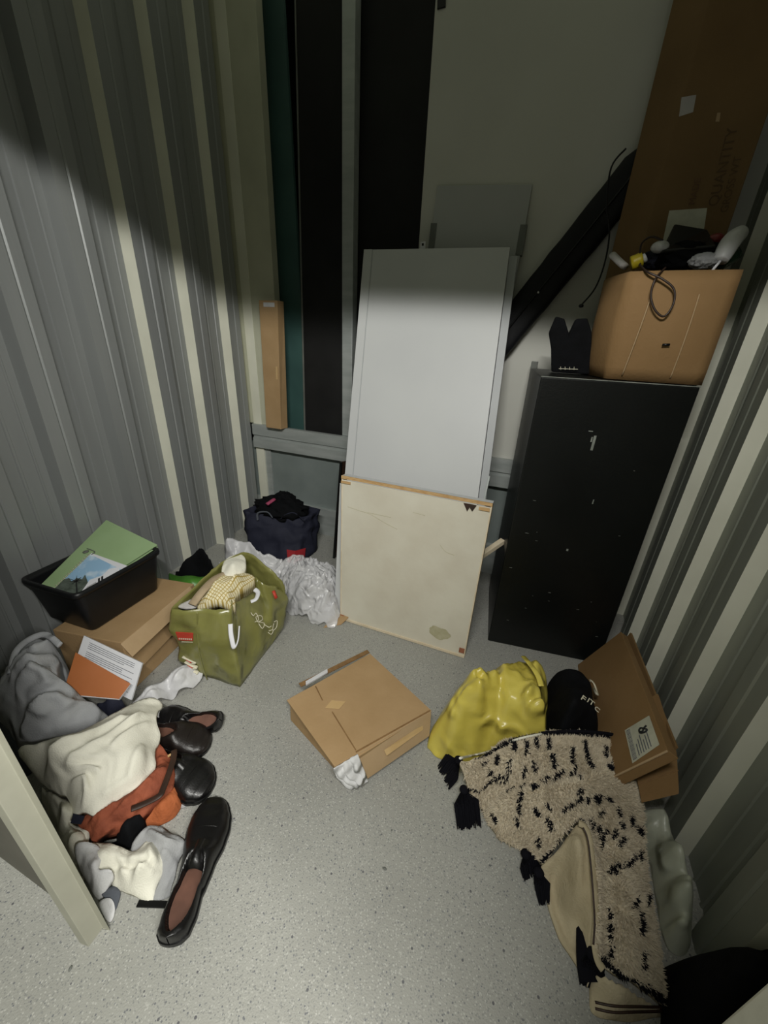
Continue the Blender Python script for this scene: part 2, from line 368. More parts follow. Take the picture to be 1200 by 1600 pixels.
# ================================================================== SETTING
XL, XR, YB, YF = -1.80, .62, 2.2, .17
struct(box('floor', (-3, -2.2, -.05), (2.4, 3.2, 0), M['floor'], bevel=0))
def corrugated(name, x, side, y0, y1, pitch, phase, m, D=.06, fl_=.03, ztop=3.05):
    # trapezoid ribs; side = +1: room lies towards +x
    prof = []; y = phase
    while y > y0: y -= pitch
    pts = []
    while y < y1+pitch:
        for dy, dx in ((-fl_, 0), (0, D), (.050, D), (.056, D-.004), (.062, D), (.100, D), (.118, .004), (.165, 0), (.168, .005), (.176, .005), (.179, 0), (.225, 0), (.228, .004), (.233, .004), (.236, 0)):
            pts.append((y+dy, dx))
        y += pitch
    pts = [(min(max(a, y0), y1), b) for a, b in pts]
    vs, fs = [], []
    for a, b in pts:
        xx = x - side*D + side*b
        vs += [(xx, a, 0), (xx, a, ztop), (xx-side*.004-side*.0, a, 0), (xx-side*.004, a, ztop)]
    for i in range(len(pts)-1):
        if pts[i+1][0]-pts[i][0] < 1e-6 and abs(pts[i+1][1]-pts[i][1]) < 1e-6: continue
        k = i*4; fs += [(k, k+4, k+5, k+1), (k+2, k+3, k+7, k+6), (k+1, k+5, k+7, k+3)]
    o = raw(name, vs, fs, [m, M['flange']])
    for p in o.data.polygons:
        if abs(p.normal.y) > .75 and p.area > .03 and (side < 0 or p.center.y > 1.3): p.material_index = 1  # flanks get a paler colour; the nearest left ribs keep the sheet colour
    return struct(o)
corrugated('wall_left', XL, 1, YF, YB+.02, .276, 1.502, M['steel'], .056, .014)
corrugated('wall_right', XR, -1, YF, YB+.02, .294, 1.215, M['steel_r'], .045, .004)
# lower back wall sheet with a seam, and the white upper panel
lo = struct(box('wall_back', (XL-.10, YB+.02, 0), (XR+.08, YB+.035, .70), M['backsheet'], bevel=0))
struct(box('baseboard_back', (XL-.10, YB-.004, 0), (XR+.05, YB+.02, .205), M['zinc'], bevel=.002))
struct(box('trim_1', (-1.742, YB+.006, 0), (-1.69, YB+.02, .60), M['zinc'], bevel=.002))
wp = struct(box('wall_upper_back', (-.695, YB+.002, .74), (XR+.08, YB+.03, 3.05), M['whitepanel'], bevel=.001))
# zinc rail: channel with three steps
rl = []
prof = [(0, .59), (-.030, .59), (-.030, .655), (-.018, .662), (-.018, .672), (-.030, .679), (-.030, .752), (0, .752)]
vs = [(XL+.0, YB+a, b) for a, b in prof]+[(XR+.05, YB+a, b) for a, b in prof]; n8 = len(prof)
fs = [(i, (i+1) % n8, n8+(i+1) % n8, n8+i) for i in range(n8)]+[tuple(range(n8)), tuple(range(n8, 2*n8))]
struct(raw('trim_2', vs, fs, M['zinc']))
# cream corner stud, middle stud (channels), header behind
a = Y(385, 0, YB).x; b = Y(418, 0, YB).x
struct(box('trim_3', (XL-.10, YB-.004, .752), (-1.565, YB+.05, 3.05), M['cream'], bevel=.003))
struct(box('trim_5', (Y(400, 690, YB).x, YB-.006, 0), (Y(412, 690, YB).x, YB+.03, 3.05), M['flange'], bevel=.001))
struct(box('trim_6', (XL-.06, YB+.012, 0), (-1.70, YB+.018, .62), M['backsheet'], bevel=0))
struct(box('trim_4', (-1.12, YB, .752), (-1.055, YB+.06, 3.05), M['zinc'], bevel=.003))
struct(box('wall_outer_back', (-2.2, 2.62, 0), (.8, 2.66, 3.05), M['void'], bevel=0))  # near-black colour carries the darkness inside the opening
struct(box('wall_outer_left', (-2.2, YB+.1, 0), (-2.18, 2.66, 3.05), M['void'], bevel=0))
0 and struct(box('ceiling', (-2.4, -.02+YF, 3.05), (1.0, 2.7, 3.09), M['gmetal'], bevel=0))
# front wall with the door opening we look through
struct(box('wall_front', (XL-.06, YF, 0), (-.80, YF+.012, 3.05), M['front'], bevel=0))
struct(box('wall_front_right', (.25, YF-.03, 0), (XR+.06, YF-.01, 3.05), M['front'], bevel=0))
struct(box('wall_front_lintel', (-.86, YF, 2.27), (.24, YF+.03, 3.05), M['front'], bevel=0))
dl = [Z(125, 1474), Z(139, 1479), Z(161, 1450), Z(173, 1454)]
p0, p1, p2, p3 = dl
q = [p0, p1+(p1-p2)*.02, p2, p3, p3+(p0-p1)*1.1, p0+(p2-p1)*.9]
vs = [Vector((v.x, v.y, 0)) for v in q]+[Vector((v.x, v.y, 2.3)) for v in q]
fs = [(i, (i+1) % 6, 6+(i+1) % 6, 6+i) for i in range(6)]+[tuple(range(6)), tuple(range(6, 12))]
struct(raw('door_frame_left', vs, fs, M['post'], bevel=.0015))
struct(box('door_frame_right', (.220, YF-.045, 0), (.265, YF+.03, 2.3), M['post'], bevel=.002))
struct(box('door_frame_top', (-.80, YF-.02, 2.25), (.265, YF+.03, 2.30), M['post'], bevel=.002))

# ================================================================== BACK AREA
# boards behind the frame; the wide black sheet stands in for a dark gap
o = slab('teal_board', [(-1.66, YB+.10, .5), (-1.425, YB+.10, .5), (-1.50, YB+.12, 3.0), (-1.75, YB+.12, 3.0)], .02, M['teal'])
tag(o, 'tall teal board standing behind the frame next to the narrow cardboard box', 'board')
q = [Y(478, 690, YB+.075), Y(560, 690, YB+.075), Y(545, -30, YB+.075), Y(462, -30, YB+.075)]
t = thing('black_sheet_or_gap', (-1.3, YB+.08, .6), 'tall black panel with a thin pale left edge standing left of the middle stud', 'panel')
slab('sheet_face', q, .012, M['black'], t)
part(slab('edge_strip', [lerp(q[0], q[1], -.03)+Vector((0, -.003, 0)), q[0]+Vector((0, -.003, 0)), q[3]+Vector((0, -.003, 0)), lerp(q[3], q[2], -.03)+Vector((0, -.003, 0))], .015, M['gmetal'], t), 'thin pale metal edge')
q = [Y(540, 690, YB+.085), Y(690, 690, YB+.085), Y(700, -30, YB+.085), Y(540, -30, YB+.085)]
tag(slab('black_sheet_or_gap', q, .012, M['black']), 'wide black sheet standing in for the dark gap between the middle stud and the white wall panel', 'panel')
# bracket at top of the white panel
tag(slab('wall_bracket', [Y(683, 14, YB-.004), Y(696, 10, YB-.004), Y(697, -30, YB-.004), Y(684, -30, YB-.004)], .01, M['rubber']), 'small black bracket at the top corner of the white wall panel', 'bracket')
# narrow cardboard box on the rail
t = thing('narrow_cardboard_box', Y(430, 656, YB-.01), 'tall narrow brown cardboard box standing on the zinc rail in the left corner', 'box')
f4 = [Y(415, 657, YB-.075), Y(438, 657, YB-.075), Y(433, 467, YB-.075), Y(404, 466, YB-.075)]
bk = [Y(449, 657, YB-.012), Y(443, 465, YB-.012)]
b4 = [f4[0], f4[1], bk[0], bk[0]+(f4[0]-f4[1])]
t4 = [f4[3], f4[2], bk[1], bk[1]+(f4[3]-f4[2])]
for v in b4: v.z = .754
for v in t4: v.z = 1.50
hexa('carton', b4, t4, M['card'], t, .003)
fq = [b4[0], b4[1], t4[1], t4[0]]
for k in range(4): pass
part(patch('tape', fq, .25, .955, .85, .985, M['whiteplastic'], t), 'crinkled shiny white tape near the top')
part(patch('sticker', fq, .80, .42, .90, .52, M['tape'], t), 'small yellowish mark on the edge')

# second grey board behind
gq = [Y(672, 760, 2.02), Y(752, 745, 2.02), Y(832, 288, YB-.012), Y(683, 290, YB-.012)]
gl = gq[3]+(gq[1]-gq[2])*1.0; gq[0] = Vector((gl.x-.0, gl.y, gl.z))
dn = (gq[1]-gq[2]); k = (gq[1].z-.004)/(-dn.z) if dn.z else 0
gq[1] = gq[1]+dn*k; gq[0] = gq[0]+dn*k
gq[1].y = min(gq[1].y, 1.93); gq[0].y = gq[1].y
t = thing('grey_shelf_board', (gq[0]+gq[1])/2, 'darker grey board with black edge clips leaning behind the pale board', 'board')
slab('board', gq, .016, M['laminate_d'], t)
for u0, u1, v0, v1 in ((-.02, .05, .865, .925), (.95, 1.02, .865, .925)):
    part(slab('clip', [onquad(gq, u0, v0, .003), onquad(gq, u1, v0, .003), onquad(gq, u1, v1, .003), onquad(gq, u0, v1, .003)], .022, M['gmetal'], t), 'dark rectangular edge clip')
# pale grey front board
TL, TR = Y(569, 390, 2.075), Y(797, 386, 2.075)
BL = Z(526, 966); BR = BL+Vector((.70, -.02, 0))
BR = lerp(TR, Y(748, 768, 1.72), 1.0); d = BR-TR; BR = TR+d*(TR.z/(-d.z)); 
BL.y = 1.50; BL = Vector((-.80, BR.y, .002)); BR.z = .002
t = thing('pale_grey_board', (BL+BR)/2, 'tall pale grey laminate board leaning against the stud in the middle of the back wall', 'board')
fq = [BL, BR, TR, TL]
slab('panel', fq, .020, M['laminate'], t, .0015)
patch('edge_strip', fq, .0, .0, .062, 1, M['laminate'], t, .002, .002)
patch('groove', fq, .064, .0, .069, .998, M['laminate_e'], t, .0008, .0008)
nn = (fq[1]-fq[0]).cross(fq[3]-fq[0]).normalized()
r0, r1 = onquad(fq, 1.0, 0), onquad(fq, 1.0, 1)
part(slab('side_rail', [onquad(fq, 1.002, .0, -.018), onquad(fq, 1.052, 0, -.018), onquad(fq, 1.052, .985, -.018), onquad(fq, 1.002, .985, -.018)], .015, M['laminate_e'], t), 'grey side rail along the right edge')
bar('bracket_rod', onquad(fq, 1.02, .30, -.012), onquad(fq, 1.055, .455, -.012), .008, .008, M['zinc'], t)
# small tag on top of it
part(slab('tag', [Y(656, 390, 2.09), Y(664, 389, 2.09), Y(665, 377, 2.09), Y(657, 378, 2.09)], .002, M['paper'], t), 'small white paper tag with a black mark')
slab('tag_mark', [Y(659, 384, 2.087), Y(662, 384, 2.087), Y(662, 380, 2.087), Y(659, 380, 2.087)], .001, M['inkb'], t)
# off-white square board
BL, BR = Z(531, 968, .0), Z(725, 1029, .0)
TL, TR = Y(533, 743, 1.512), Y(770, 787, 1.512)
t = thing('off_white_square_board', (BL+BR)/2, 'worn off-white square board with exposed wooden frame leaning in front of the pale grey board', 'board')
fq = [BL, BR, TR, TL]; dep = .05
n = (fq[1]-fq[0]).cross(fq[3]-fq[0]).normalized()
face = [onquad(fq, .0, .012, -.004), onquad(fq, 1, .012, -.004), onquad(fq, 1, .975, -.004), onquad(fq, .0, .975, -.004)]
slab('face_sheet', face, .006, M['whiteboard'], t, .001)
up = (fq[3]-fq[0]).normalized(); rt = (fq[1]-fq[0]).normalized()
def frame_bar(nm, a, b, m, d0=-.010, d1=-dep, w=.018, side=None):
    s = side; return hexa(nm, [a+n*d1, b+n*d1, b+n*d0, a+n*d0], [a+n*d1+s*w, b+n*d1+s*w, b+n*d0+s*w, a+n*d0+s*w], m, t, .001)
part(frame_bar('frame_rail', fq[3], fq[2], M['laminate'], side=-up, d0=-.006, w=.012), 'grey laminate top face of the frame')
part(hexa('frame_edge', [fq[3]-up*.014, fq[2]-up*.014, fq[2]-up*.014-n*.01, fq[3]-up*.014-n*.01], [fq[3], fq[2], fq[2]-n*.01, fq[3]-n*.01], M['wood'], t, .001), 'raw pine edge along the top')
frame_bar('frame_rail', fq[0]+up*.002, fq[1]+up*.002, M['woodpale'], side=up, d0=.001, w=.012)
frame_bar('frame_stile', fq[0], fq[3], M['woodpale'], side=rt, d0=-.003, w=.006)
frame_bar('frame_stile', fq[1], fq[2], M['woodpale'], side=-rt, d0=-.003, w=.006)
for (u, v, w_, h_, mm) in ((.0, .018, .035, .022, 'rust'), (.955, .035, .038, .032, 'rust'), (.0, .955, .07, .014, 'wood'), (.925, .952, .065, .018, 'wood')):
    part(patch('corner_block', fq, u, v, u+w_, v+h_, M[mm], t, .003, .0015), 'exposed brown corner block')
# stain and scratches
st_ = []
for k in range(26):
    a = 2*math.pi*k/26; rr = 1+.45*noise.noise((math.cos(a)*1.5, math.sin(a)*1.5, 3))
    st_.append(onquad(fq, .80+.075*rr*math.cos(a)+.03*math.sin(a), .125+.035*rr*math.sin(a)-.02*math.cos(a), .0005-.003))
M['stain'] = mat('olive_stain', '#a9a482', .6, '#b9b498', 30)
part(raw('stain', st_, [tuple(range(26))], M['stain'], t), 'olive brown stain near the lower right corner')
for pts in ([(.05, .81), (.14, .80), (.22, .792), (.34, .755), (.42, .735)], [(.2, .80), (.3, .80), (.37, .80)], [(.72, .70), (.76, .665), (.82, .655)], [(.52, .86), (.6, .855)]):
    tube('scratch', [onquad(fq, u, v, -.0035) for u, v in pts], .0009, M['stain'], t, 4, 4)
splq = [onquad(fq, .83, .975, .0005), onquad(fq, .86, .93, .0005), onquad(fq, .87, .955, .0005), onquad(fq, .89, .935, .0005), onquad(fq, .91, .975, .0005)]
part(raw('splinter', splq, [(0, 1, 2, 3, 4)], M['strap'], t), 'broken dark splinter at the top right')
# cardboard/paper scrap under its left corner
o = slab('cardboard_scrap', [Z(505, 981, .002), Z(533, 976, .002), Z(548, 962, .03), Z(524, 958, .03)], .003, M['card']); tag(o, 'small brown cardboard scrap under the left corner of the white square board', 'scrap')
# dark framed picture behind, left
t = thing('framed_picture', (-.93, 1.75, 0), 'thin dark framed panel standing on edge left of the leaning boards', 'frame')
A = Z(522, 872); T_ = Y(533, 722, A.y+.12)
slab('back_sheet', [A, A+Vector((.10, .20, 0)), T_+Vector((.10, .17, 0)), T_], .012, M['strap'], t)
bar('frame_edge', A, T_, .014, .014, M['rubber'], t)
part(bar('corner_cap', T_+Vector((0, 0, -.01)), T_+Vector((0, 0, .012)), .02, .02, M['laminate'], t), 'pale grey corner cap')
o = slab('white_shelf_panel', [Z(522, 958, .002), Z(533, 962, .002), Y(540, 760, 1.62), Y(531, 755, 1.62)], .012, M['laminate']); tag(o, 'narrow white panel edge showing left of the off-white square board', 'panel')
# stick on right
a, b = Z(755, 862, .22), Z(786, 842, .25)
a = Y(752, 868, 1.62); b = Y(786, 845, 1.72)
tag(bar('wooden_stick', a+(a-b)*.9, b, .026, .022, M['woodpale'], None, .002), 'pale wooden stick poking out right of the off-white square board', 'stick')
# long black case, leaning diagonally
A = Y(797, 512, 2.15); B = Y(992, 272, 2.155); dd = (B-A)
A0 = A-dd*.8; B0 = B+dd*.10
t = thing('long_black_case', A0, 'long black nylon case leaning diagonally against the white wall panel', 'case')
rings = []
for k in range(25):
    s = k/24; c = lerp(A0, B0, s); w = .078*(1-.12*s) if 0 < k < 24 else .05; h = .045 if 0 < k < 24 else .03
    ax = dd.normalized(); sd = ax.cross(Vector((0, 1, 0))).normalized(); up_ = Vector((0, 1, 0))
    rings.append([c+sd*w*math.copysign(abs(math.cos(a))**.6, math.cos(a))+up_*h*math.copysign(abs(math.sin(a))**.6, math.sin(a))*.8 for a in [2*math.pi*j/24 for j in range(24)]])
loft('case_body', rings, M['blackcase'], t, captop=True, crumple=.006, cs=9)
ax = dd.normalized(); sd = ax.cross(Vector((0, 1, 0))).normalized()
tube('seam', [lerp(A0, B0, s)+Vector((0, -.045, 0))+sd*.0 for s in (.1, .3, .5, .7, .95)], .004, M['rubber'], t, 4)
part(tube('zip_pull', [lerp(A0, B0, .56)+Vector((0, -.05, 0)), lerp(A0, B0, .565)+Vector((0, -.052, -.012))], .004, M['whiteplastic'], t, 2, 6), 'small white tag')
cpts = [Y(978, 232, 2.0), Y(955, 262, 2.0), Y(948, 320, 2.02), Y(952, 365, 2.02), Y(945, 410, 2.03), Y(930, 450, 2.03), Y(908, 477, 2.03)]
tube('drawstring', cpts, .0035, M['rubber'], t, 6, 6)
part(blob('cord_end', Y(908, 478, 2.03), (.010, .010, .008), M['rubber'], t, sub=2), 'black cord end')

# ================================================================== RIGHT: black cabinet and what stands on it
fl, fr = Z(762, 1001), Z(905, 1031)
dirx = (fr-fl).normalized(); WD = .505; dy = Vector((-dirx.y, dirx.x, 0)); DP = .46; HT = 1.238
t = thing('black_cabinet', fl, 'tall scuffed black cabinet standing in the right back corner', 'cabinet')
b4 = [fl, fl+dirx*WD, fl+dirx*WD+dy*DP, fl+dy*DP]; t4 = [v+Vector((0, 0, HT)) for v in b4]
lean = Vector((-.012, 0, 0))
hexa('carcass', b4, t4, M['cab'], t, .006, 3)
part(bar('pale_edge', b4[0]+Vector((-.001, 0, .02)), t4[0]+Vector((-.001, 0, -.006)), .004, .004, M['cabedge'], t), 'pale left front edge')  # pale line along the left front edge
part(bar('pale_edge', t4[0]+Vector((0, 0, .0)), t4[1]+Vector((0, 0, 0)), .003, .003, M['cabedge'], t), 'worn pale top edge')
fq = [b4[0], b4[1], t4[1], t4[0]]
rs = random.Random(4)
part(patch('scuff', fq, .445, .80, .462, .845, M['cabedge'], t, .0008, .0008), 'short pale paint scuff')
patch('scuff', fq, .43, .825, .44, .84, M['cabedge'], t, .0008, .0008)
patch('scuff', fq, .40, .855, .43, .858, M['cabedge'], t, .0008, .0008)
patch('scuff', fq, .47, .45, .485, .458, M['cabedge'], t, .0008, .0008)
patch('scuff', fq, .56, .63, .568, .645, M['cabedge'], t, .0008, .0008)
for k in range(16):
    u, v = rs.uniform(.05, .95), rs.uniform(.1, .95); l = rs.uniform(.004, .03)
    patch('scratch', fq, u, v, u+l, v+rs.choice([.0012, .002]), M['gmetal'], t, .0005, .0005)
# grey metal bracket behind its top-left corner
tag(bar('grey_bracket', Y(836, 565, 2.12), Y(836, 565, 2.12)+Vector((.02, 0, -1.25)), .05, .03, M['gmetal']), 'dull grey upright bracket behind the left edge of the black cabinet', 'bracket')
# black leather fashion item: V-notched black pouch on the cabinet
ztop = HT+fl.z
t = thing('black_pouch', Y(885, 575, 1.85), 'black V-notched cloth pouch standing on the black cabinet left of the open cardboard box', 'pouch')
yy = 1.80
sil = [(862, 578), (861, 545), (857, 520), (868, 494), (882, 498), (889, 521), (900, 498), (918, 497), (925, 520), (925, 578)]
fr_ = [Y(x, y, yy) for x, y in sil]
for v in (fr_[0], fr_[-1]): v.z = ztop+.004
vs = fr_+[v+Vector((0, .07, 0)) for v in fr_]; k = len(fr_)
fs = [tuple(range(k)), tuple(range(k, 2*k))]+[(i, (i+1) % k, k+(i+1) % k, k+i) for i in range(k)]
raw('pouch_body', vs, fs, M['fabblack'], t, bevel=.008, seg=3)
for i in range(4):
    xx = 876+i*7; part(bar('stitch', Y(xx, 578, yy-.012), Y(xx, 573, yy-.012), .002, .002, M['print'], t), 'small pale stitch')
bar('stitch_line', Y(873, 576, yy-.012), Y(903, 577, yy-.012), .002, .002, M['print'], t)
# open cardboard box
yf = 1.67
P = {}
P['fl'] = Y(946, 590, yf); P['fr'] = Y(1095, 606, yf)
P['fl'].z = P['fr'].z = ztop+.003
P['bl'] = Y(911, 580, 1.91); P['bl'].z = ztop+.003; P['bl'].x = min(P['bl'].x, .24)
P['br'] = P['bl']+(P['fr']-P['fl'])
P['tfl'] = Y(985, 424, yf-.01); P['tfr'] = Y(1162, 421, yf-.01); P['tbl'] = Y(949, 418, 1.93); P['tbr'] = P['tbl']+(P['tfr']-P['tfl'])
zt = .5*(P['tfl'].z+P['tfr'].z)
P['tbl'].z = P['tbr'].z = zt+.005
t = thing('open_cardboard_box', P['fl'], 'bulging open cardboard box of odds and ends on top of the black cabinet', 'box')
def rpl(q, px_, py_, off=.0016):
    # where the line of sight of a photo pixel meets the plane of quad q
    q = [Vector(v) for v in q]; n = (q[1]-q[0]).cross(q[3]-q[0]).normalized(); d = _ray(px_, py_); s_ = ((q[0]-EYE).dot(n)+off)/d.dot(n); return EYE+d*s_
def pq(a, b_, c_, d_):
    # planar quad: a, b_, c_ fixed points, d_ a pixel on their plane
    a, b_, c_ = Vector(a), Vector(b_), Vector(c_); n = (b_-a).cross(c_-a).normalized(); r_ = _ray(*d_); return [a, b_, c_, EYE+r_*((a-EYE).dot(n)/r_.dot(n))]
def ring4(a, b, c, d, n=10, bulge=0):
    out = []; pts = [a, b, c, d]; cen = (a+b+c+d)/4
    for i in range(4):
        p, q = pts[i], pts[(i+1) % 4]
        for k in range(n):
            s = k/n; v = lerp(p, q, s); o = (p+q)/2-cen; o.z = 0; v = v+o.normalized()*bulge*math.sin(math.pi*s); out.append(v)
    return out
rings = []
for k in range(9):
    s = k/8
    rings.append(ring4(lerp(P['fl'], P['tfl'], s), lerp(P['fr'], P['tfr'], s), lerp(P['br'], P['tbr'], s), lerp(P['bl'], P['tbl'], s), 10, .028*math.sin(math.pi*(.12+.8*s))))
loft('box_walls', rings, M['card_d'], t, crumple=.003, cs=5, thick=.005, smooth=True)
fq = [P['fl'], P['fr'], P['tfr'], P['tfl']]
for u0, u1 in ((.16, .30), (.66, .76)):
    tube('crease', [lerp(onquad(fq, u0, 0), onquad(fq, u1*.9, 1), s)+Vector((0, -.027*math.sin(math.pi*(.12+.8*s))-.001, 0)) for s in (.05, .3, .55, .8)], .0022, M['card_l'], t, 4, 6)
part(tube('staple_slot', [onquad(fq, .47, .36, .036), onquad(fq, .54, .365, .036)], .004, M['rubber'], t, 2, 6), 'small dark slot')
# contents
cy = 1.74
zc = zt-.03
o = slab('black_device', [Y(1033, 392, 1.70), Y(1120, 384, 1.70), Y(1106, 358, 1.80), Y(1054, 349, 1.80)], .06, M['rubber'], None, .006)
tag(o, 'black boxy device on top of the open cardboard box', 'device')
o = blob('black_bundle', Y(1075, 402, 1.76), (.10, .06, .045), M['fabblack'], None, .25, 2.5, 5); tag(o, 'black fabric bundle under the black device in the open box', 'cloth')
o = blob('white_plastic_ball', Y(1031, 386, 1.72), (.026, .024, .018), M['whiteplastic'], None, .03, 1, 2, 3); tag(o, 'small white rounded object left of the black device in the open box', 'ball')
t2 = thing('yellow_bottle', Y(995, 408, 1.72), 'yellow plastic bottle lying at the left of the open box rim', 'bottle')
tube('bottle_body', [Y(986, 412, 1.72), Y(1003, 405, 1.72)], .022, M['yellowp'], t2, 4, 14)
part(tube('bottle_cap', [Y(1004, 405, 1.72), Y(1009, 402, 1.72)], .014, M['paper'], t2, 2, 12), 'white cap')
o = tube('pink_tube', [Y(957, 398, 1.76), Y(968, 409, 1.74), Y(976, 416, 1.72)], .017, M['bagin'], None, 4, 10, .6); tag(o, 'pale pinkish plastic tube in the left corner of the open box', 'tube')
t2 = thing('white_brush_roll', Y(1130, 400, 1.68), 'white padded roll on a thin stick sticking out right of the open box', 'roller')
tube('roll_sleeve', [Y(1125, 408, 1.68), Y(1142, 378, 1.70), Y(1160, 362, 1.72)], lambda s: .017+.010*math.sin(math.pi*min(1, s*.85+.1)), M['whiteplastic'], t2, 8, 14)
tube('roll_stick', [Y(1125, 408, 1.68), Y(1112, 424, 1.67)], .004, M['paper'], t2, 2, 8)
o = blob('red_knob', Y(1118, 375, 1.76), (.024, .022, .018), M['brickred'], None, .1, 2, 3, 3); tag(o, 'dark red rounded object behind the black device in the open box', 'knob')
o = tube('green_bottle', [Y(1120, 415, 1.72), Y(1150, 395, 1.74)], .022, M['greenp'], None, 4, 14); tag(o, 'dark green glassy bottle at the right rim of the open box', 'bottle')
o = blob('grey_cloth', Y(1100, 408, 1.70), (.04, .03, .022), M['greyf2'], None, .3, 3, 8); tag(o, 'crumpled light grey cloth at the right front of the open box', 'cloth')
o = blob('navy_cloth', Y(1030, 405, 1.77), (.055, .035, .03), M['navyf'], None, .3, 3, 9); tag(o, 'dark navy cloth left of the black bundle in the open box', 'cloth')
cp = [(1000, 414, 1.70), (1000, 398, 1.71), (1003, 380, 1.71), (1018, 370, 1.71), (1036, 376, 1.71)]
cp2 = [(1000, 414, 1.68), (1012, 425, 1.642), (1035, 436, 1.63), (1053, 452, 1.625), (1052, 475, 1.62), (1038, 494, 1.618), (1024, 485, 1.62), (1017, 462, 1.625), (1024, 436, 1.63), (1040, 418, 1.66)]
o = tube('brown_cable', [Y(*p) for p in cp[::-1]+cp2], .0032, M['cable'], None, 8, 6); tag(o, 'thin brown cable looping over the front of the open box', 'cable')
# tall carton
yfc, ybc = 1.97, 2.105
flc = Y(1004, 385, yfc); blx = Y(958, 385, ybc).x
b = [Vector((flc.x, yfc, ztop+.002)), Vector((Y(1128, 388, yfc).x, yfc, ztop+.002)), Vector((Y(1128, 388, yfc).x, ybc, ztop+.002)), Vector((blx, ybc, ztop+.002))]
tp = [v.copy() for v in b]
for v in tp: v.z = 2.95
t = thing('tall_cardboard_carton', b[0], 'very tall dark brown cardboard carton standing on the cabinet against the back wall', 'carton')
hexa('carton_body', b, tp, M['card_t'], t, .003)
fq = [b[0], b[1], tp[1], tp[0]]
def cpatch(nm, pxs, m, lab, off=.0015):
    vs = [Y(x, y, yfc-off) for x, y in pxs]; o = slab(nm, vs, .001, m, t, 0)
    if lab: part(o, lab)
cpatch('paper_label', [(1035, 380), (1098, 372), (1105, 325), (1046, 329)], M['label'], 'pale paper label above the open box')
cpatch('tape_patch', [(1061, 182), (1083, 175), (1088, 148), (1065, 152)], M['bagin'], 'pale torn tape patch')
cpatch('tape_patch', [(1118, 190), (1124, 190), (1126, 176), (1121, 176)], M['card_l'], None)
M['print_d'] = mat('faded_brown_print', '#614b30', .8)
M['print_r'] = mat('faded_red_print', '#70523a', .8)
# faded printed words running up the carton
def carton_text(s, px0, px1, h, m):
    a, b_ = Y(px0[0], px0[1], yfc), Y(px1[0], px1[1], yfc); xd = (b_-a).normalized(); yd = Vector((0, -1, 0)).cross(xd)*-1
    yd = Vector((-1, 0, 0)) - xd*Vector((-1, 0, 0)).dot(xd)
    text('printed_word', s, a+Vector((0, -.0022, 0)), xd, yd, h, m, t, .0003, 0)
carton_text('QUANTITY', (1121, 322), (1138, 256), .030, M['print_d'])
carton_text('GROSS WT', (1136, 332), (1160, 240), .022, M['print_d'])
carton_text('MADE', (1085, 320), (1098, 268), .020, M['print_r'])

# ================================================================== LEFT SIDE: crate, boxes, papers
# large cardboard box under the crate
h = .24
c1 = Z(190, 1005, h); c2 = Z(303, 912, h); c0 = Z(96, 990, h); c0.x = -1.60
c3 = c0+(c2-c1)
t = thing('cardboard_box_under_crate', Vector((c1.x, c1.y, 0)), 'brown cardboard box on the floor with the black crate on top', 'box')
b4 = [Vector((v.x, v.y, .001)) for v in (c0, c1, c2, c3)]
hexa('box_body', b4, [c0, c1, c2, c3], M['card'], t, .003)
sq = [b4[1], b4[2], c2, c1]
e = [onquad(sq, -.01, 1.0, .0), onquad(sq, .93, 1.02, .0), onquad(sq, .93, .84, .035), onquad(sq, -.02, .80, .045)]
slab('flap', [e[3], e[2], e[1], e[0]], .004, M['card_l'], t)
e = [onquad(sq, -.0, .70, .002), onquad(sq, .93, .78, .002), onquad(sq, .93, .45, .012), onquad(sq, .03, .34, .016)]
slab('flap', [e[3], e[2], e[1], e[0]], .003, M['card'], t)
# black crate
def crate():
    zr = h+.205
    R = [Z(28, 905, zr), Z(116, 932, zr), Z(252, 857, zr)]; R.append(R[0]+R[2]-R[1])
    for v in R: v.x = max(v.x, XL+.012)
    t = thing('black_plastic_crate', ((R[0].x+R[2].x)/2, (R[0].y+R[2].y)/2, h), 'black plastic crate holding a green folder and a calendar', 'crate')
    cen = sum(R, Vector())/4
    def rr(scale, z, n=7, rad=.03):
        out = []
        for i in range(4):
            p, a, b_ = R[i], R[i-1], R[(i+1) % 4]; da, db = (a-p).normalized(), (b_-p).normalized()
            for k in range(n):
                s = k/(n-1); q = (1-s)**2*(p+da*rad)+2*s*(1-s)*p+s*s*(p+db*rad); v = cen+(q-cen)*1; v = Vector((cen.x+(q.x-cen.x)*scale, cen.y+(q.y-cen.y)*scale, z)); out.append(v)
        return out
    loft('crate_body', [rr(.80, h+.004), rr(.83, h+.012), rr(.90, h+.11), rr(.955, zr-.022), rr(.96, zr-.004)], M['crate'], t, thick=.004)
    loft('rim', [rr(.955, zr-.02), rr(1.0, zr-.022), rr(1.01, zr-.012), rr(1.0, zr), rr(.945, zr), rr(.94, zr-.012)], M['crate'], t, cap=False)
    return R, zr
R, zr = crate()
# green folder
t = thing('green_folder', Z(150, 900, zr-.06), 'pale green card folder standing slanted in the black crate', 'folder')
g0, g3, g2 = Z(60, 917, zr-.03), X(166, 812, XL+.03), Z(246, 851, zr+.006)
gq = [g0, g0+(g2-g3), g2, g3]
g1 = pq(g0, g2, g3, (116, 934))[3]; gq = [g0, g1, g2, g3]
slab('folder_cover', gq, .006, M['greenf'], t, .002)
slab('folder_back', [v+Vector((0, 0, -.012)) for v in gq], .003, M['greenf'], t, .001)
tube('metal_clip', [rpl(gq, *p, .005) for p in ((136, 857), (148, 862), (142, 868), (151, 872))], .002, M['gmetal'], t, 4, 6)
blob('clip_lever', rpl(gq, 134, 862, .004), (.010, .012, .004), M['gmetal'], t, sub=2)
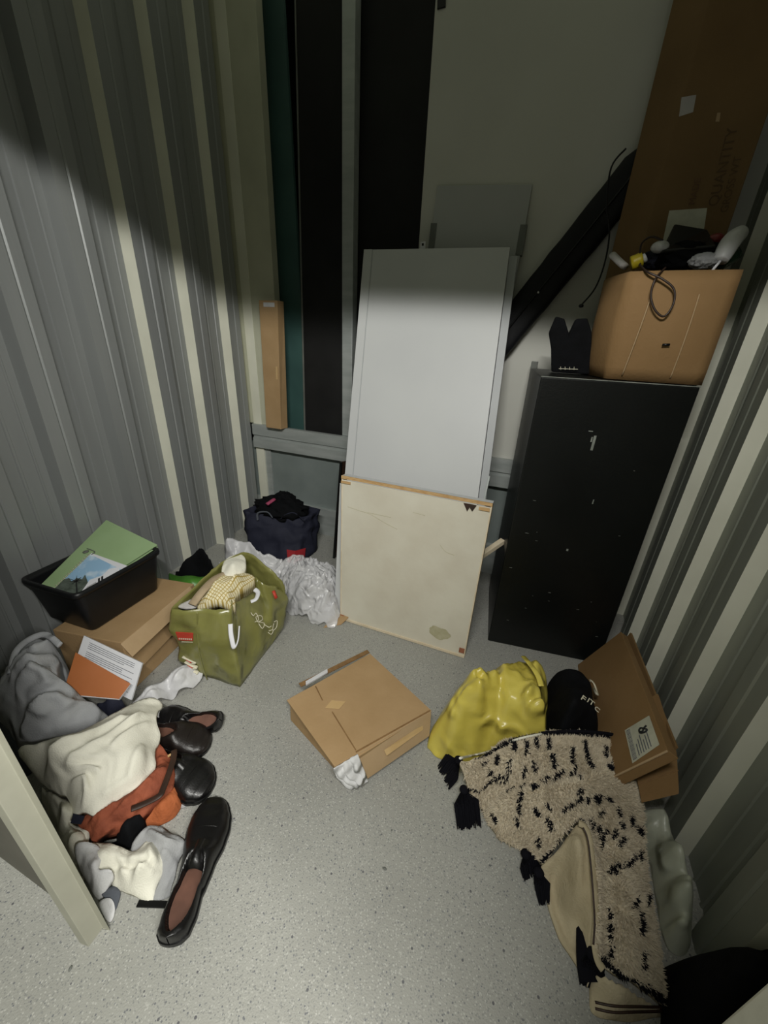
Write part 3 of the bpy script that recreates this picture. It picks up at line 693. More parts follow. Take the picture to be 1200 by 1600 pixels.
# calendar with landscape photo
t = thing('spiral_calendar', Z(135, 900, zr-.03), 'spiral-bound calendar with a blue sky photo on the green folder', 'calendar')
def onf(px_, py_, off=.008): return rpl(gq, px_, py_, off)
cq = pq(onf(83, 922, .004), onf(190, 890, .014), onf(141, 866, .012), (120, 932)); cq = [cq[0], cq[3], cq[1], cq[2]]
slab('back_page', [onf(90, 921, .003), onf(128, 938, .003), onf(199, 884, .012), onf(143, 864, .004)], .003, M['paper'], t, .0005)
slab('photo_page', cq, .002, M['sky'], t, 0)
def poly(nm, pts, m, off=.0016):
    return raw(nm, [rpl(cq, x, y, off+.006) for x, y in pts], [tuple(range(len(pts)))], m, t)
poly('printed_trees', [(84, 921), (100, 905), (108, 903), (112, 909), (120, 903), (128, 905), (133, 898), (138, 912), (140, 925), (125, 936)], M['treep'])
poly('printed_building', [(120, 934), (134, 915), (140, 906), (160, 899), (170, 889), (185, 886), (188, 893), (150, 921), (127, 937)], M['paper'], .0022)
poly('printed_wall', [(125, 934), (136, 917), (150, 909), (152, 920), (128, 936)], M['greyf2'], .0026)
for x_, y_ in ((153, 904), (158, 901)): poly('printed_window', [(x_, y_), (x_+3.2, y_-1.5), (x_+3.2, y_+6), (x_, y_+8)], M['inkb'], .003)
for k in range(9):
    a = 2*math.pi*k/9; poly('printed_palm', [(118, 907), (118+13*math.cos(a), 906+8*math.sin(a)), (119.5, 909)], M['inkb'], .003)
poly('printed_palm', [(118, 907), (120, 907), (122, 930), (119, 931)], M['inkb'], .003)
for k in range(16):
    s = (k+.5)/16; c = lerp(cq[0], cq[3], s); tube('spiral_ring', [c+Vector((.006, .0, .003)), c+Vector((-.002, 0, .007)), c+Vector((-.007, 0, .0)), c+Vector((-.001, 0, -.003))], .0011, M['print'], t, 3, 5)
# white booklet and orange notebook leaning on the box
t = thing('white_booklet', Z(190, 1080, .08), 'open white booklet with printed text leaning against the cardboard box', 'booklet')
wq = pq(Z(205, 1094, .10), Z(222, 1036, .19), Z(131, 993, .255), (112, 1050)); wq = [wq[3], wq[0], wq[1], wq[2]]
slab('page', wq, .010, M['paper'], t, .001)
rs = random.Random(2)
for k in range(17):
    v = .90-k*.05
    if k in (4, 9): continue
    patch('text_line', wq, .12, v-.014, .12+rs.choice([.78, .80, .62, .80]), v, M['ink'], t, .0004, .0006)
t = thing('orange_notebook', Z(150, 1060, .15), 'orange covered notebook with white pages lying on the grey sweatshirt', 'notebook')
oq = [Z(98, 1072, .19), Z(195, 1092, .13), Z(203, 1066, .155), Z(118, 1020, .235)]
oq = pq(Z(186, 1092, .15), Z(204, 1068, .17), Z(118, 1019, .255), (98, 1084)); oq = [oq[3], oq[0], oq[1], oq[2]]
slab('cover', oq, .003, M['orange'], t, .001)
slab('pages', [lerp(v, sum(oq, Vector())/4, .015)+Vector((0, 0, -.005)) for v in oq], .010, M['paper'], t, .0005)

# ================================================================== LEFT: clothes pile
# grey sweatshirt against the wall
t = thing('grey_sweatshirt', Z(80, 1120, .05), 'crumpled grey sweatshirt piled against the left wall below the black crate', 'sweatshirt')
soft('sweatshirt_body', [(5, 1050, .20), (22, 1008, .24), (55, 990, .28), (88, 1000, .28), (104, 1032, .24), (104, 1072, .20), (140, 1088, .15), (172, 1112, .10), (140, 1135, .12), (90, 1150, .14), (30, 1170, .10), (5, 1140, .12), (-30, 1120, .15)],
     [(50, 1030, .31), (75, 1060, .28), (70, 1095, .23), (30, 1090, .21), (110, 1110, .18), (45, 1130, .17)], M['greyf'], t, .007,
     folds=[([(25, 1060, .25), (60, 1042, .28), (95, 1030, .26)], .022, .014), ([(28, 1040, .25), (60, 1022, .28), (90, 1012, .26)], .018, .012), ([(28, 1078, .25), (55, 1070, .26), (98, 1062, .2)], .018, .012), ([(100, 1110, .18), (60, 1118, .2), (25, 1150, .15)], .03, .018), ([(120, 1100, .15), (80, 1085, .2), (40, 1095, .2)], .025, .015), ([(150, 1110, .12), (100, 1130, .14), (60, 1140, .14)], .02, .012)],
     amp=.022, fs=8, ang=.6, st=1.8, seed=4, solid=True, base=.001, rnd=.03)
tube('hem_band', [Z(17, 1052, .25), Z(25, 1018, .28), Z(48, 998, .31), Z(72, 992, .315), Z(94, 1008, .30)], .011, M['greyf'], t, 8, 10, .6)
o, _ = soft('dark_grey_garment', [(-60, 1080, .12), (0, 1042, .17), (15, 1090, .15), (22, 1130, .12), (35, 1168, .10), (30, 1200, .04), (-40, 1180, .04)], [(0, 1100, .17)], M['greyd'], None, .01, amp=.015, fs=9, seed=9, solid=True, base=.001)
tag(o, 'dark slate garment at the left photo edge beside the grey sweatshirt', 'garment')
o, _ = soft('navy_cloth', [(138, 1087, .155), (165, 1088, .14), (195, 1090, .12), (203, 1098, .09), (180, 1118, .08), (158, 1110, .10)], [(170, 1098, .13)], M['navyf'], None, .007, amp=.008, seed=12, solid=True, base=.001, rnd=.01)
tag(o, 'dark navy cloth under the orange notebook', 'cloth')
# white plastic / cloth near the green bag
o, _ = soft('white_cloth_strip', [(205, 1100, .06), (222, 1082, .09), (262, 1058, .08), (302, 1036, .06), (316, 1052, .03), (302, 1075, .008), (272, 1090, .006), (240, 1112, .02), (222, 1120, .03)],
     [(240, 1090, .075), (275, 1068, .06), (295, 1058, .05)], M['whiteplastic'], None, .006, folds=[([(215, 1105, .06), (255, 1075, .08), (300, 1045, .06)], .014, .008), ([(235, 1108, .05), (270, 1082, .05), (305, 1060, .04)], .012, .008), ([(250, 1085, .05), (290, 1062, .05)], .01, .005)], amp=.014, fs=13, ang=.9, st=2.5, seed=21)
tag(o, 'crinkled white plastic film lying between the cardboard box and the shoes', 'film')
o = slab('clear_plastic_sleeve', [Z(240, 1118, .05), Z(256, 1124, .045), Z(260, 1108, .05), Z(246, 1100, .055)], .003, M['whiteplastic']); tag(o, 'small folded clear plastic sleeve above the paired black shoes', 'sleeve')
# cream t-shirt
t = thing('cream_shirt', Z(150, 1200, .05), 'large cream cotton shirt spread over the clothes pile behind the white door post', 'shirt')
soft('shirt_body', [(28, 1172, .15), (70, 1158, .16), (120, 1145, .16), (165, 1122, .15), (205, 1100, .14), (235, 1090, .12), (252, 1100, .10), (243, 1120, .13), (250, 1148, .10), (243, 1175, .10), (241, 1212, .08), (225, 1232, .09), (195, 1243, .10), (170, 1260, .10), (148, 1274, .10), (128, 1268, .10), (112, 1278, .07), (108, 1250, .08), (85, 1240, .07), (60, 1220, .07)],
     [(80, 1190, .185), (130, 1180, .19), (180, 1150, .185), (215, 1130, .165), (220, 1180, .15), (170, 1210, .15), (120, 1220, .14), (145, 1245, .13)], M['creamf'], t, .006,
     folds=[([(82, 1210, .15), (115, 1206, .16), (155, 1207, .16)], .016, .006), ([(70, 1215, .1), (110, 1198, .16), (152, 1190, .17)], .010, .012), ([(90, 1235, .1), (118, 1228, .13), (135, 1224, .14), (140, 1245, .12), (128, 1268, .1)], .022, .008),
            ([(85, 1190, .18), (130, 1160, .19), (190, 1125, .17)], .014, .012), ([(110, 1195, .18), (160, 1160, .19), (222, 1120, .15)], .012, .010), ([(240, 1135, .12), (215, 1140, .16), (180, 1165, .18)], .010, .010), ([(170, 1250, .1), (200, 1215, .14), (225, 1170, .14)], .012, .012)],
     amp=.008, fs=8, ang=.75, st=3, seed=31, thick=.012, wob=.004)
# orange garment with black lining and brown strap
t = thing('orange_jacket', Z(200, 1260, .03), 'rust orange jacket with black lining and brown leather strap under the cream shirt', 'jacket')
soft('jacket_sleeve', [(243, 1165, .085), (255, 1168, .08), (268, 1190, .07), (275, 1212, .06), (262, 1240, .06), (240, 1262, .055), (215, 1278, .06), (180, 1300, .05), (145, 1316, .045), (138, 1300, .06), (122, 1292, .06), (128, 1275, .07), (160, 1262, .08), (200, 1238, .075), (236, 1205, .07)],
     [(255, 1195, .10), (235, 1235, .095), (190, 1270, .09), (150, 1295, .08)], M['orangef'], t, .005, folds=[([(150, 1300, .08), (190, 1268, .09), (235, 1225, .09)], .012, .007), ([(140, 1290, .07), (180, 1262, .09)], .01, .006)], amp=.016, fs=16, ang=.8, st=2.4, seed=41, thick=.03)
soft('jacket_front', [(275, 1208, .055), (279, 1235, .045), (281, 1248, .04), (272, 1270, .02), (250, 1287, .012), (230, 1294, .010), (222, 1272, .05), (240, 1255, .05), (262, 1235, .055)], [(252, 1265, .055)], M['orangef2'], t, .006, amp=.01, fs=12, seed=43, solid=True, base=.001, rnd=.012)
part(soft('lining', [(218, 1262, .075), (224, 1280, .06), (218, 1305, .02), (205, 1325, .008), (185, 1316, .02), (160, 1315, .03), (150, 1312, .04), (175, 1296, .065)], [(200, 1298, .06)], M['fabblack'], t, .007, amp=.008, seed=44, solid=True, base=.001, rnd=.015)[0], 'black lining')
part(tube('strap', [Z(272, 1172, .105), Z(270, 1190, .105), Z(255, 1232, .105), Z(248, 1244, .105), Z(225, 1256, .10), Z(205, 1264, .10)], .009, M['strap'], t, 8, 8, .3), 'brown leather strap')
part(slab('patch', [Z(110, 1286, .085), Z(126, 1288, .085), Z(132, 1275, .09), Z(114, 1271, .09)], .004, M['navyf'], t, .001), 'dark navy square tab')
part(tube('buckle', [Z(262, 1182, .10), Z(272, 1176, .10)], .004, M['wood'], t, 2, 6), 'pale tan strap end')
# lower off-white shirt
t = thing('off_white_shirt', Z(190, 1350, .02), 'crumpled off-white shirt on the floor between the door post and the large black shoe', 'shirt')
soft('shirt_body', [(108, 1284, .06), (120, 1290, .06), (138, 1296, .06), (138, 1316, .05), (162, 1318, .05), (190, 1324, .05), (212, 1330, .05), (232, 1312, .05), (246, 1322, .05), (252, 1334, .045), (261, 1340, .03), (256, 1360, .02), (244, 1385, .012), (236, 1412, .004), (215, 1404, .004), (190, 1392, .006), (176, 1384, .01), (172, 1360, .03), (156, 1358, .05), (150, 1345, .06), (135, 1340, .06), (118, 1310, .05)],
     [(200, 1345, .07), (230, 1335, .075), (235, 1365, .05), (205, 1372, .045), (160, 1335, .07)], M['creamf'], t, .006,
     folds=[([(235, 1316, .07), (240, 1340, .07), (222, 1360, .05), (208, 1395, .01)], .018, .008), ([(180, 1345, .06), (205, 1352, .06), (238, 1348, .06)], -.014, .007), ([(185, 1330, .06), (190, 1360, .05), (200, 1390, .02)], .012, .008), ([(246, 1330, .06), (248, 1350, .04), (240, 1380, .02)], .010, .006)], amp=.010, fs=11, ang=2.0, st=2.2, seed=51, thick=.02)
o, _ = soft('cream_undershirt', [(62, 1222, .05), (90, 1236, .07), (112, 1248, .085), (118, 1268, .08), (110, 1284, .07), (122, 1292, .065), (137, 1298, .06), (137, 1318, .055), (118, 1340, .04), (128, 1370, .02), (110, 1365, .01), (88, 1300, .01), (65, 1250, .01)], [(100, 1270, .085), (118, 1312, .07)], M['creamf'], None, .006,
     folds=[([(75, 1235, .06), (100, 1262, .08), (112, 1300, .07)], .014, .007), ([(128, 1300, .06), (112, 1325, .05), (120, 1350, .03)], .012, .006)], amp=.014, fs=14, seed=57, solid=True, base=.001, rnd=.012)
tag(o, 'cream garment squeezed between the door post and the orange jacket', 'garment')
o, _ = soft('white_sleeve', [(118, 1320, .08), (150, 1318, .07), (160, 1340, .06), (154, 1358, .06), (174, 1360, .055), (168, 1385, .02), (160, 1402, .006), (152, 1404, .006), (140, 1385, .02), (122, 1350, .05)], [(146, 1350, .075), (158, 1372, .05)], M['whitef'], None, .006,
     folds=[([(155, 1322, .07), (152, 1350, .07), (148, 1385, .03)], .012, .006), ([(172, 1362, .05), (160, 1385, .03), (154, 1400, .01)], .012, .005)], amp=.010, fs=14, ang=1.8, seed=52, thick=.03)
tag(o, 'rolled white sleeve against the lower end of the door post', 'sleeve')
o, _ = soft('grey_garment', [(175, 1385, .01), (188, 1392, .008), (184, 1412, .004), (178, 1420, .004), (165, 1402, .01), (160, 1395, .015)], [], M['greyd'], None, .006, amp=.006, seed=53); tag(o, 'slate grey cloth tip below the off-white shirt', 'cloth')
o, _ = soft('white_cloth_scrap', [(155, 1410, .012), (172, 1404, .015), (180, 1420, .006), (176, 1436, .003), (168, 1440, .003)], [], M['whitef'], None, .006, amp=.008, seed=54); tag(o, 'small white cloth scrap at the foot of the door post', 'cloth')
o, _ = soft('light_grey_shirt', [(205, 1328, .04), (225, 1295, .05), (245, 1290, .045), (262, 1300, .04), (285, 1312, .03), (290, 1325, .02), (278, 1350, .01), (268, 1385, .005), (262, 1402, .003), (238, 1405, .003), (245, 1370, .01)],
     [(250, 1310, .055), (270, 1330, .04), (262, 1360, .02)], M['greyf2'], None, .006, folds=[([(235, 1300, .05), (262, 1318, .05), (286, 1320, .03)], .016, .007), ([(258, 1335, .04), (275, 1345, .03)], .012, .007)], amp=.010, fs=12, seed=55)
tag(o, 'light grey shirt partly under the large black shoe', 'shirt')
o, _ = soft('light_grey_cloth', [(281, 1238, .03), (300, 1240, .012), (296, 1255, .004), (285, 1262, .004), (278, 1255, .01)], [], M['greyf2'], None, .006, amp=.004, seed=56); tag(o, 'light grey cloth corner below the round black shoe toe', 'cloth')
tag(bar('black_strap', Z(215, 1412, .004), Z(268, 1414, .004), .014, .004, M['rubber']), 'flat black strap on the floor left of the large black shoe', 'strap')

# ------------------------------------------------------------------ shoes
def shoe(name, heel, toe, label, L=None, lm='leather', wmax=.050, tilt=0, flip=1, hrim=.052, tongue=True, cat='shoe'):
    heel, toe = Vector(heel), Vector(toe); z0 = min(heel.z, toe.z); dv = toe-heel; L = L or dv.length; dx = dv.normalized(); dyv = Vector((0, 0, 1)).cross(dx).normalized(); dz = dx.cross(dyv)
    t = thing(name, heel, label, cat, 'black leather shoes among the clothes')
    if tilt: 
        Rm = Matrix.Rotation(tilt, 3, dx); dyv = Rm @ dyv; dz = Rm @ dz
    def wid(s):
        pts = [(0, .0), (.02, .45), (.06, .62), (.15, .68), (.3, .62), (.45, .70), (.62, .93), (.72, 1.0), (.82, .95), (.90, .78), (.95, .60), (.985, .34), (1, .0)]
        for (a, b), (c, d) in zip(pts, pts[1:]):
            if s <= c: u = (s-a)/(c-a); u = u*u*(3-2*u) if 0 < a < .9 else math.sqrt(max(0, u)) if a == 0 else u; return wmax*(b+(d-b)*u)
        return 0
    def skew(s): return flip*.010*math.sin(math.pi*s*1.0)*(1 if s > .3 else .6)
    def top(s):
        pts = [(0, hrim), (.12, hrim-.004), (.35, hrim+.0), (.5, hrim+.012), (.62, hrim+.0), (.75, .048), (.88, .040), (.96, .033), (1, .02)]
        for (a, b), (c, d) in zip(pts, pts[1:]):
            if s <= c: u = (s-a)/(c-a); u = u*u*(3-2*u); return b+(d-b)*u
    NS, NT = 60, 40; vs, fs = [], []
    def pt(s, v, z): return heel+dx*(s*L)+dyv*(v+skew(s))+dz*z
    for i in range(NS+1):
        s = i/NS; s = .5-.5*math.cos(math.pi*s)
        w = max(wid(s), .0015); hh = top(s)
        for j in range(NT+1):
            th = math.pi*j/NT; cx, sz = math.cos(th), math.sin(th)
            px_ = math.copysign(abs(cx)**.75, cx)*w; pz = .012+(hh-.012)*abs(sz)**.62
            u = px_/w
            # opening
            so = (s-.27)/.235; rim = math.sqrt(max(0, 1-so*so))*.80
            if abs(so) < 1 and abs(u) < rim:
                e = min(1, (rim-abs(u))/.10); pz = pz*(1-e)+.022*e
            vs.append(pt(s, px_, pz))
    for i in range(NS):
        for j in range(NT): a = i*(NT+1)+j; fs.append((a, a+1, a+NT+2, a+NT+1))
    raw('upper', vs, fs, M[lm], t, smooth=True)
    # sole
    out = []; n = 40
    for i in range(n+1): s = .5-.5*math.cos(math.pi*i/n); out.append((s, wid(s)*1.04+.0015))
    loop = [(s, w) for s, w in out]+[(s, -w) for s, w in reversed(out[1:-1])]
    vs = [pt(s*1.01-.005, w, .002 if s < .3 else .003) for s, w in loop]+[pt(s*1.01-.005, w, .014) for s, w in loop]; k = len(loop)
    raw('sole', vs, [tuple(range(k)), tuple(range(k, 2*k))]+[(i, (i+1) % k, k+(i+1) % k, k+i) for i in range(k)], M['rubber'], t)
    vs = []; ins = [(.27+.215*math.cos(a), .68*math.sin(a)) for a in [2*math.pi*i/28 for i in range(28)]]
    raw('insole', [pt(s, u*wid(max(.02, s)), .0245) for s, u in ins], [tuple(range(28))], M['insole'], t)['label'] = 'brown leather insole'
    if tongue:
        vs, fs = [], []
        for i in range(9):
            s = .40+.20*i/8
            for j in range(9): u = -1+2*j/8; vs.append(pt(s, u*.022, top(s)*(1-.25*u*u)+.0035*(1-u*u)+(0.0 if i else -.01)))
        for i in range(8):
            for j in range(8): a = i*9+j; fs.append((a, a+1, a+10, a+9))
        raw('tongue', vs, fs, M[lm], t, smooth=True)
    # toe seam
    tube('toe_seam', [pt(.70, wid(.7)*math.cos(a)*.93, .012+(top(.7)-.012)*abs(math.sin(a))**.62+.001) for a in [math.pi*(.12+.76*i/8) for i in range(9)]], .0013, M[lm], t, 3, 5)
    return t
shoe('leather_shoe', Z(266, 1480, .002), Z(333, 1268, .002), 'large black leather shoe with brown insole lying alone on the floor', L=.322, wmax=.058, flip=-1)
shoe('leather_shoe', Z(349, 1128, .022), Z(238, 1122, .012), 'black leather shoe with brown insole showing, topmost of the heap', L=.25, wmax=.05, tongue=False, tilt=-.45)
shoe('leather_shoe', Z(216, 1152, .035), Z(316, 1166, .004), 'dark brown leather shoe just below the black shoe with visible insole', L=.25, lm='leather_b', wmax=.058, tongue=False)
shoe('leather_shoe', Z(230, 1188, .02), Z(312, 1232, .003), 'black shoe with round toe poking out beside the orange jacket', L=.26, wmax=.062)

# ================================================================== MIDDLE-LEFT: green bag and neighbours
def green_bag():
    A, B, C, D = Z(300, 1052), Z(375, 1074), Z(437, 990), Vector((-1.20, 1.22, 0))
    A.x -= .02
    t = thing('green_shopping_bag', (A+B+C+D)/4, 'shiny olive green shopping bag stuffed with clothes on the floor', 'bag')
    b = [A, B, C, D]
    tp = [Z(266, 951, .36), Z(373, 946, .36), Z(446, 918, .24), Z(398, 872, .40)]
    n = 14; rings = []
    # rim path px with heights
    rim_px = [(266, 951, .36), (290, 952, .36), (318, 952, .36), (345, 951, .36), (362, 949, .355), (364, 930, .36), (380, 908, .36), (398, 903, .33), (412, 912, .31), (430, 917, .27), (445, 924, .22), (441, 912, .27), (428, 898, .32), (415, 885, .36), (402, 873, .40), (388, 864, .43), (372, 866, .44), (352, 876, .43), (335, 890, .42), (315, 908, .40), (292, 928, .38)]
    rim = smooth_path([Z(*p) for p in rim_px], 4, True)
    base = ring4(A, B, C, D, 20)
    # resample both to N with corresponding corners
    N = len(rim)
    def corner_idx(): return [0, 5*4-2, 10*4, 15*4, N]
    ci = corner_idx(); rr = []
    bb = [A, B, C, D, A]
    rings = []
    K = 16
    for k in range(K+1):
        s = k/K; ring = []
        for i in range(N):
            for c in range(4):
                if ci[c] <= i < ci[c+1]: u = (i-ci[c])/(ci[c+1]-ci[c]); break
            p = lerp(bb[c], bb[c+1], u); q = Vector(rim[i]); v = lerp(p, q, s)
            cen = (A+B+C+D)/4; o = v-cen; o.z = 0; v += o.normalized()*.022*math.sin(math.pi*s)*(1 if s < 1 else 0)
            if k == 0: v.z = .002
            ring.append(v)
        rings.append(ring)
    loft('bag_body', rings, M['baggreen'], t, crumple=.022, cs=10, seed=8, thick=.003)
    fq = [A, B, Z(373, 946, .36), Z(266, 951, .36)]; off = .026
    sq = [B, C, Z(446, 920, .24), Z(373, 946, .36)]
    seam = [onquad(fq, .42, v, .012+.022*math.sin(math.pi*v)) for v in (.02, .25, .5, .75, .97)]
    tube('side_seam', seam, .0025, M['baggreen'], t, 6, 6)
    part(slab('red_label', [onquad(fq, .10, .62, .030), onquad(fq, .33, .62, .030), onquad(fq, .35, .72, .028), onquad(fq, .08, .73, .028)], .003, M['red'], t, 0), 'red printed label with tiny white letters')
    for k in range(7): 
        u = .12+.031*k; slab('label_letter', [onquad(fq, u, .635, .0315), onquad(fq, u+.018, .635, .0315), onquad(fq, u+.018, .655, .0315), onquad(fq, u, .655, .0315)], .001, M['print'], t, 0)
    slab('label_line', [onquad(fq, .15, .595, .031), onquad(fq, .33, .60, .031), onquad(fq, .33, .606, .031), onquad(fq, .15, .603, .031)], .001, M['print'], t, 0)
    for k, v in enumerate((.30, .22, .14, .06)):
        tube('printed_stripe', [onquad(fq, .08+k*.02, v+.05, .024), onquad(fq, .22, v+.02, .026), onquad(fq, .30, v-.01, .024), onquad(fq, .22, v-.02, .024), onquad(fq, .14, v+.0, .022)], .008, M['print'], t, 5, 8, .3)
        tube('printed_stripe_core', [onquad(fq, .16, v+.035, .032), onquad(fq, .25, v+.005, .034)], .003, M['red'], t, 4, 6, .4)
    # handle slot with white cloth showing
    part(tube('handle_strap', [Z(360, 975, .325), Z(361, 992, .29), Z(366, 1012, .245), Z(372, 1000, .26), Z(374, 978, .30)], .009, M['paper'], t, 8, 8, .35), 'white handle strap hanging over the front')
    # flower line print on right side
    def fl_(pts, r=.0016): tube('printed_flower', [Z(*p) for p in pts], r, M['print'], t, 5, 5)
    z1 = .235
    for pts in ([(392, 957, z1+.03), (396, 962, z1+.02), (400, 958, z1+.02), (404, 968, z1), (398, 972, z1)], [(403, 972, z1), (400, 964, z1+.01), (408, 962, z1), (410, 968, z1), (403, 972, z1)], [(404, 974, z1-.01), (410, 982, z1-.03), (413, 974, z1-.02), (404, 972, z1)], [(412, 975, z1-.02), (420, 980, z1-.03), (424, 978, z1-.03)],
                [(428, 972, z1-.03), (433, 970, z1-.03), (432, 980, z1-.05), (426, 985, z1-.06), (428, 974, z1-.03)], [(420, 986, z1-.05), (427, 984, z1-.055), (424, 991, z1-.07), (419, 988, z1-.06)]):
        fl_(pts)
    part(tube('handle_strap', [Z(392, 940, .34), Z(400, 936, .345), Z(403, 926, .35), Z(398, 921, .355)], .010, M['paper'], t, 6, 8, .5), 'white handle loop on the side')
    part(tube('red_stripe_print', [Z(427, 923, .30), Z(432, 935, .27)], .008, M['red'], t, 2, 6, .4), 'red and white stripe print')
    return t
green_bag()
o, _ = soft('checked_cloth', [(308, 948, .345), (330, 915, .375), (352, 898, .38), (385, 895, .385), (398, 903, .37), (384, 915, .37), (368, 930, .36), (362, 948, .34)], [(345, 925, .40), (370, 908, .40)], M['check'], None, .006, folds=[([(352, 945, .36), (368, 915, .38), (385, 900, .38)], .014, .01), ([(325, 940, .36), (350, 910, .38)], .010, .012)], amp=.012, fs=12, seed=61, thick=.05)
tag(o, 'cream yellow checked cloth inside the green shopping bag', 'cloth')
o, _ = soft('white_collar', [(347, 895, .40), (350, 878, .425), (362, 868, .43), (376, 866, .43), (384, 875, .42), (382, 890, .41), (372, 900, .40), (358, 905, .395)], [(365, 885, .44)], M['creamf'], None, .005, amp=.004, seed=62, thick=.03); tag(o, 'white round flap at the back of the green shopping bag', 'garment')
o = tube('tan_strap', [Z(300, 945, .36), Z(315, 925, .385), Z(335, 905, .40), Z(352, 897, .40)], .020, M['tan'], None, 8, 8, .35); tag(o, 'tan cloth band inside the left rim of the green shopping bag', 'band')
o, _ = soft('white_liner', [(278, 948, .345), (300, 935, .36), (310, 925, .37), (306, 948, .345)], [], M['bagin'], None, .005, amp=.004, seed=63, thick=.01); tag(o, 'white lining corner inside the left of the green shopping bag', 'liner')
# black cloth beyond the box
o, _ = soft('black_cloth', [(270, 885, .08), (285, 862, .16), (310, 838, .24), (330, 852, .22), (352, 868, .17), (350, 885, .10), (335, 898, .03), (300, 898, .03), (278, 895, .04)], [(308, 865, .24), (325, 875, .18), (290, 880, .14)], M['fabblack'], None, .008, amp=.012, fs=7, seed=71, solid=True, base=.001, rnd=.03)
tag(o, 'matte black cloth heap against the left wall behind the cardboard box', 'cloth')
o, _ = soft('green_leaf_bag', [(262, 893, .05), (285, 898, .06), (312, 900, .06), (332, 897, .06), (322, 912, .05), (305, 925, .02), (270, 915, .02)], [(300, 908, .07)], M['bright_green'], None, .006, amp=.006, seed=72, solid=True, base=.001, rnd=.01)
tag(o, 'bright green plastic packet below the matte black cloth', 'packet')
for k, p in enumerate([(300, 905), (309, 908)]):
    pass
o, _ = soft('white_plastic_bag', [(338, 852, .14), (350, 845, .17), (368, 838, .19), (390, 840, .19), (404, 852, .17), (425, 858, .14), (443, 868, .11), (437, 885, .05), (425, 896, .01), (405, 890, .02), (390, 880, .06), (365, 870, .09), (348, 865, .08)], [(380, 855, .19), (410, 870, .14), (425, 878, .10)], M['whiteplastic'], None, .006,
     folds=[([(395, 862, .16), (410, 870, .14), (420, 890, .05)], .022, .008), ([(405, 858, .16), (425, 866, .13), (438, 872, .1)], .018, .008), ([(360, 850, .19), (385, 848, .19)], .010, .006), ([(412, 865, .14), (432, 885, .06)], -.015, .008)], amp=.022, fs=14, seed=73, solid=True, base=.001, rnd=.012)
tag(o, 'crumpled white plastic bag between black cloth and navy bag', 'bag')
o, _ = soft('dark_purple_cloth', [(395, 880, .05), (405, 882, .05), (425, 898, .02), (418, 908, .003), (405, 900, .01)], [], M['navyf'], None, .006, amp=.004, seed=74); tag(o, 'dark purple cloth tip between white plastic bag and green shopping bag', 'cloth')
# navy bag
def navy_bag():
    A, B, C = Z(392, 868), Z(470, 884), Z(498, 850)
    B = Z(462, 880); C = Z(493, 862)
    D = A+(C-B)
    t = thing('navy_shopping_bag', (A+C)/2, 'dark navy bag with a red corner stuffed with black things in the back left corner', 'bag')
    base = [A, B, C, D]; zt = .26
    tp = [Z(379, 798, .28), Z(468, 808, .27), Z(499, 796, .27), Z(425, 780, .30)]
    for v in base+tp: v.x = max(v.x, XL+.015); v.y = min(v.y, YB-.03)
    rings = []
    for k in range(13):
        s = k/12; rings.append(ring4(*[lerp(p, q, s) for p, q in zip(base, tp)], 12, .02*math.sin(math.pi*(.1+.8*s))+.004))
    loft('bag_body', rings, M['navyf'], t, crumple=.035, cs=9, seed=6, thick=.004)
    fq = [base[1], base[2], tp[2], tp[1]]
    f2 = [base[0], base[1], tp[1], tp[0]]
    part(raw('red_corner', [onquad(f2, .86, .02, .022), onquad(f2, 1.0, .0, .022), onquad(fq, .3, .02, .022), onquad(fq, .28, .28, .03), onquad(f2, 1.01, .30, .032), onquad(f2, .84, .30, .032)], [(0, 1, 4, 5), (1, 2, 3, 4)], M['redf'], t), 'bright red corner panel')
    tube('handle', [onquad(f2, .30, .85, .03), onquad(f2, .34, 1.02, .045), onquad(f2, .50, 1.06, .045), onquad(f2, .58, .95, .04)], .007, M['greyd'], t, 8, 8, .5)
    tube('handle', [onquad(fq, .1, .9, .03), onquad(f2, .95, 1.1, .035), onquad(f2, .80, 1.05, .04), onquad(f2, .72, .95, .035)], .006, M['navyf'], t, 8, 8, .5)
    return tp
tp = navy_bag()
c = sum(tp, Vector())/4
o = blob('black_garment', c+Vector((-.02, .0, .00)), (.185, .11, .07), M['fabblack'], None, .4, 2.5, 3); tag(o, 'black garment filling the top of the navy bag', 'garment')
o = blob('black_hood', Z(445, 784, .31), (.075, .06, .065), M['fabblack'], None, .5, 2.2, 6); tag(o, 'black pointed cloth peak rising from the navy bag', 'cloth')
o = tube('pink_cloth_band', [Z(417, 788, .345), Z(429, 780, .36)], .014, M['pink'], None, 3, 8, .6); tag(o, 'small pink cloth edge in the navy bag', 'cloth')
# clear plastic heap
o, _ = soft('clear_plastic_wrap', [(425, 905, .03), (440, 880, .10), (462, 866, .15), (482, 872, .15), (502, 880, .14), (522, 885, .13), (530, 905, .12), (528, 935, .08), (530, 965, .03), (520, 980, .004), (490, 974, .004), (460, 962, .004), (444, 952, .01), (446, 930, .02)],
     [(460, 895, .17), (490, 905, .18), (510, 925, .15), (475, 930, .13), (500, 955, .07)], M['clearp'], None, .006,
     folds=[([(455, 935, .1), (485, 920, .15), (515, 905, .15)], .018, .008), ([(450, 945, .05), (480, 935, .12), (520, 925, .12)], .016, .007), ([(470, 955, .05), (500, 940, .10), (525, 935, .1)], .016, .006), ([(450, 915, .1), (480, 895, .17), (510, 890, .15)], .014, .008)], amp=.045, fs=22, ang=.5, st=1.8, seed=81, thick=.003, wob=.012)
tag(o, 'crumpled clear plastic wrap heap between green bag and white board', 'plastic wrap')
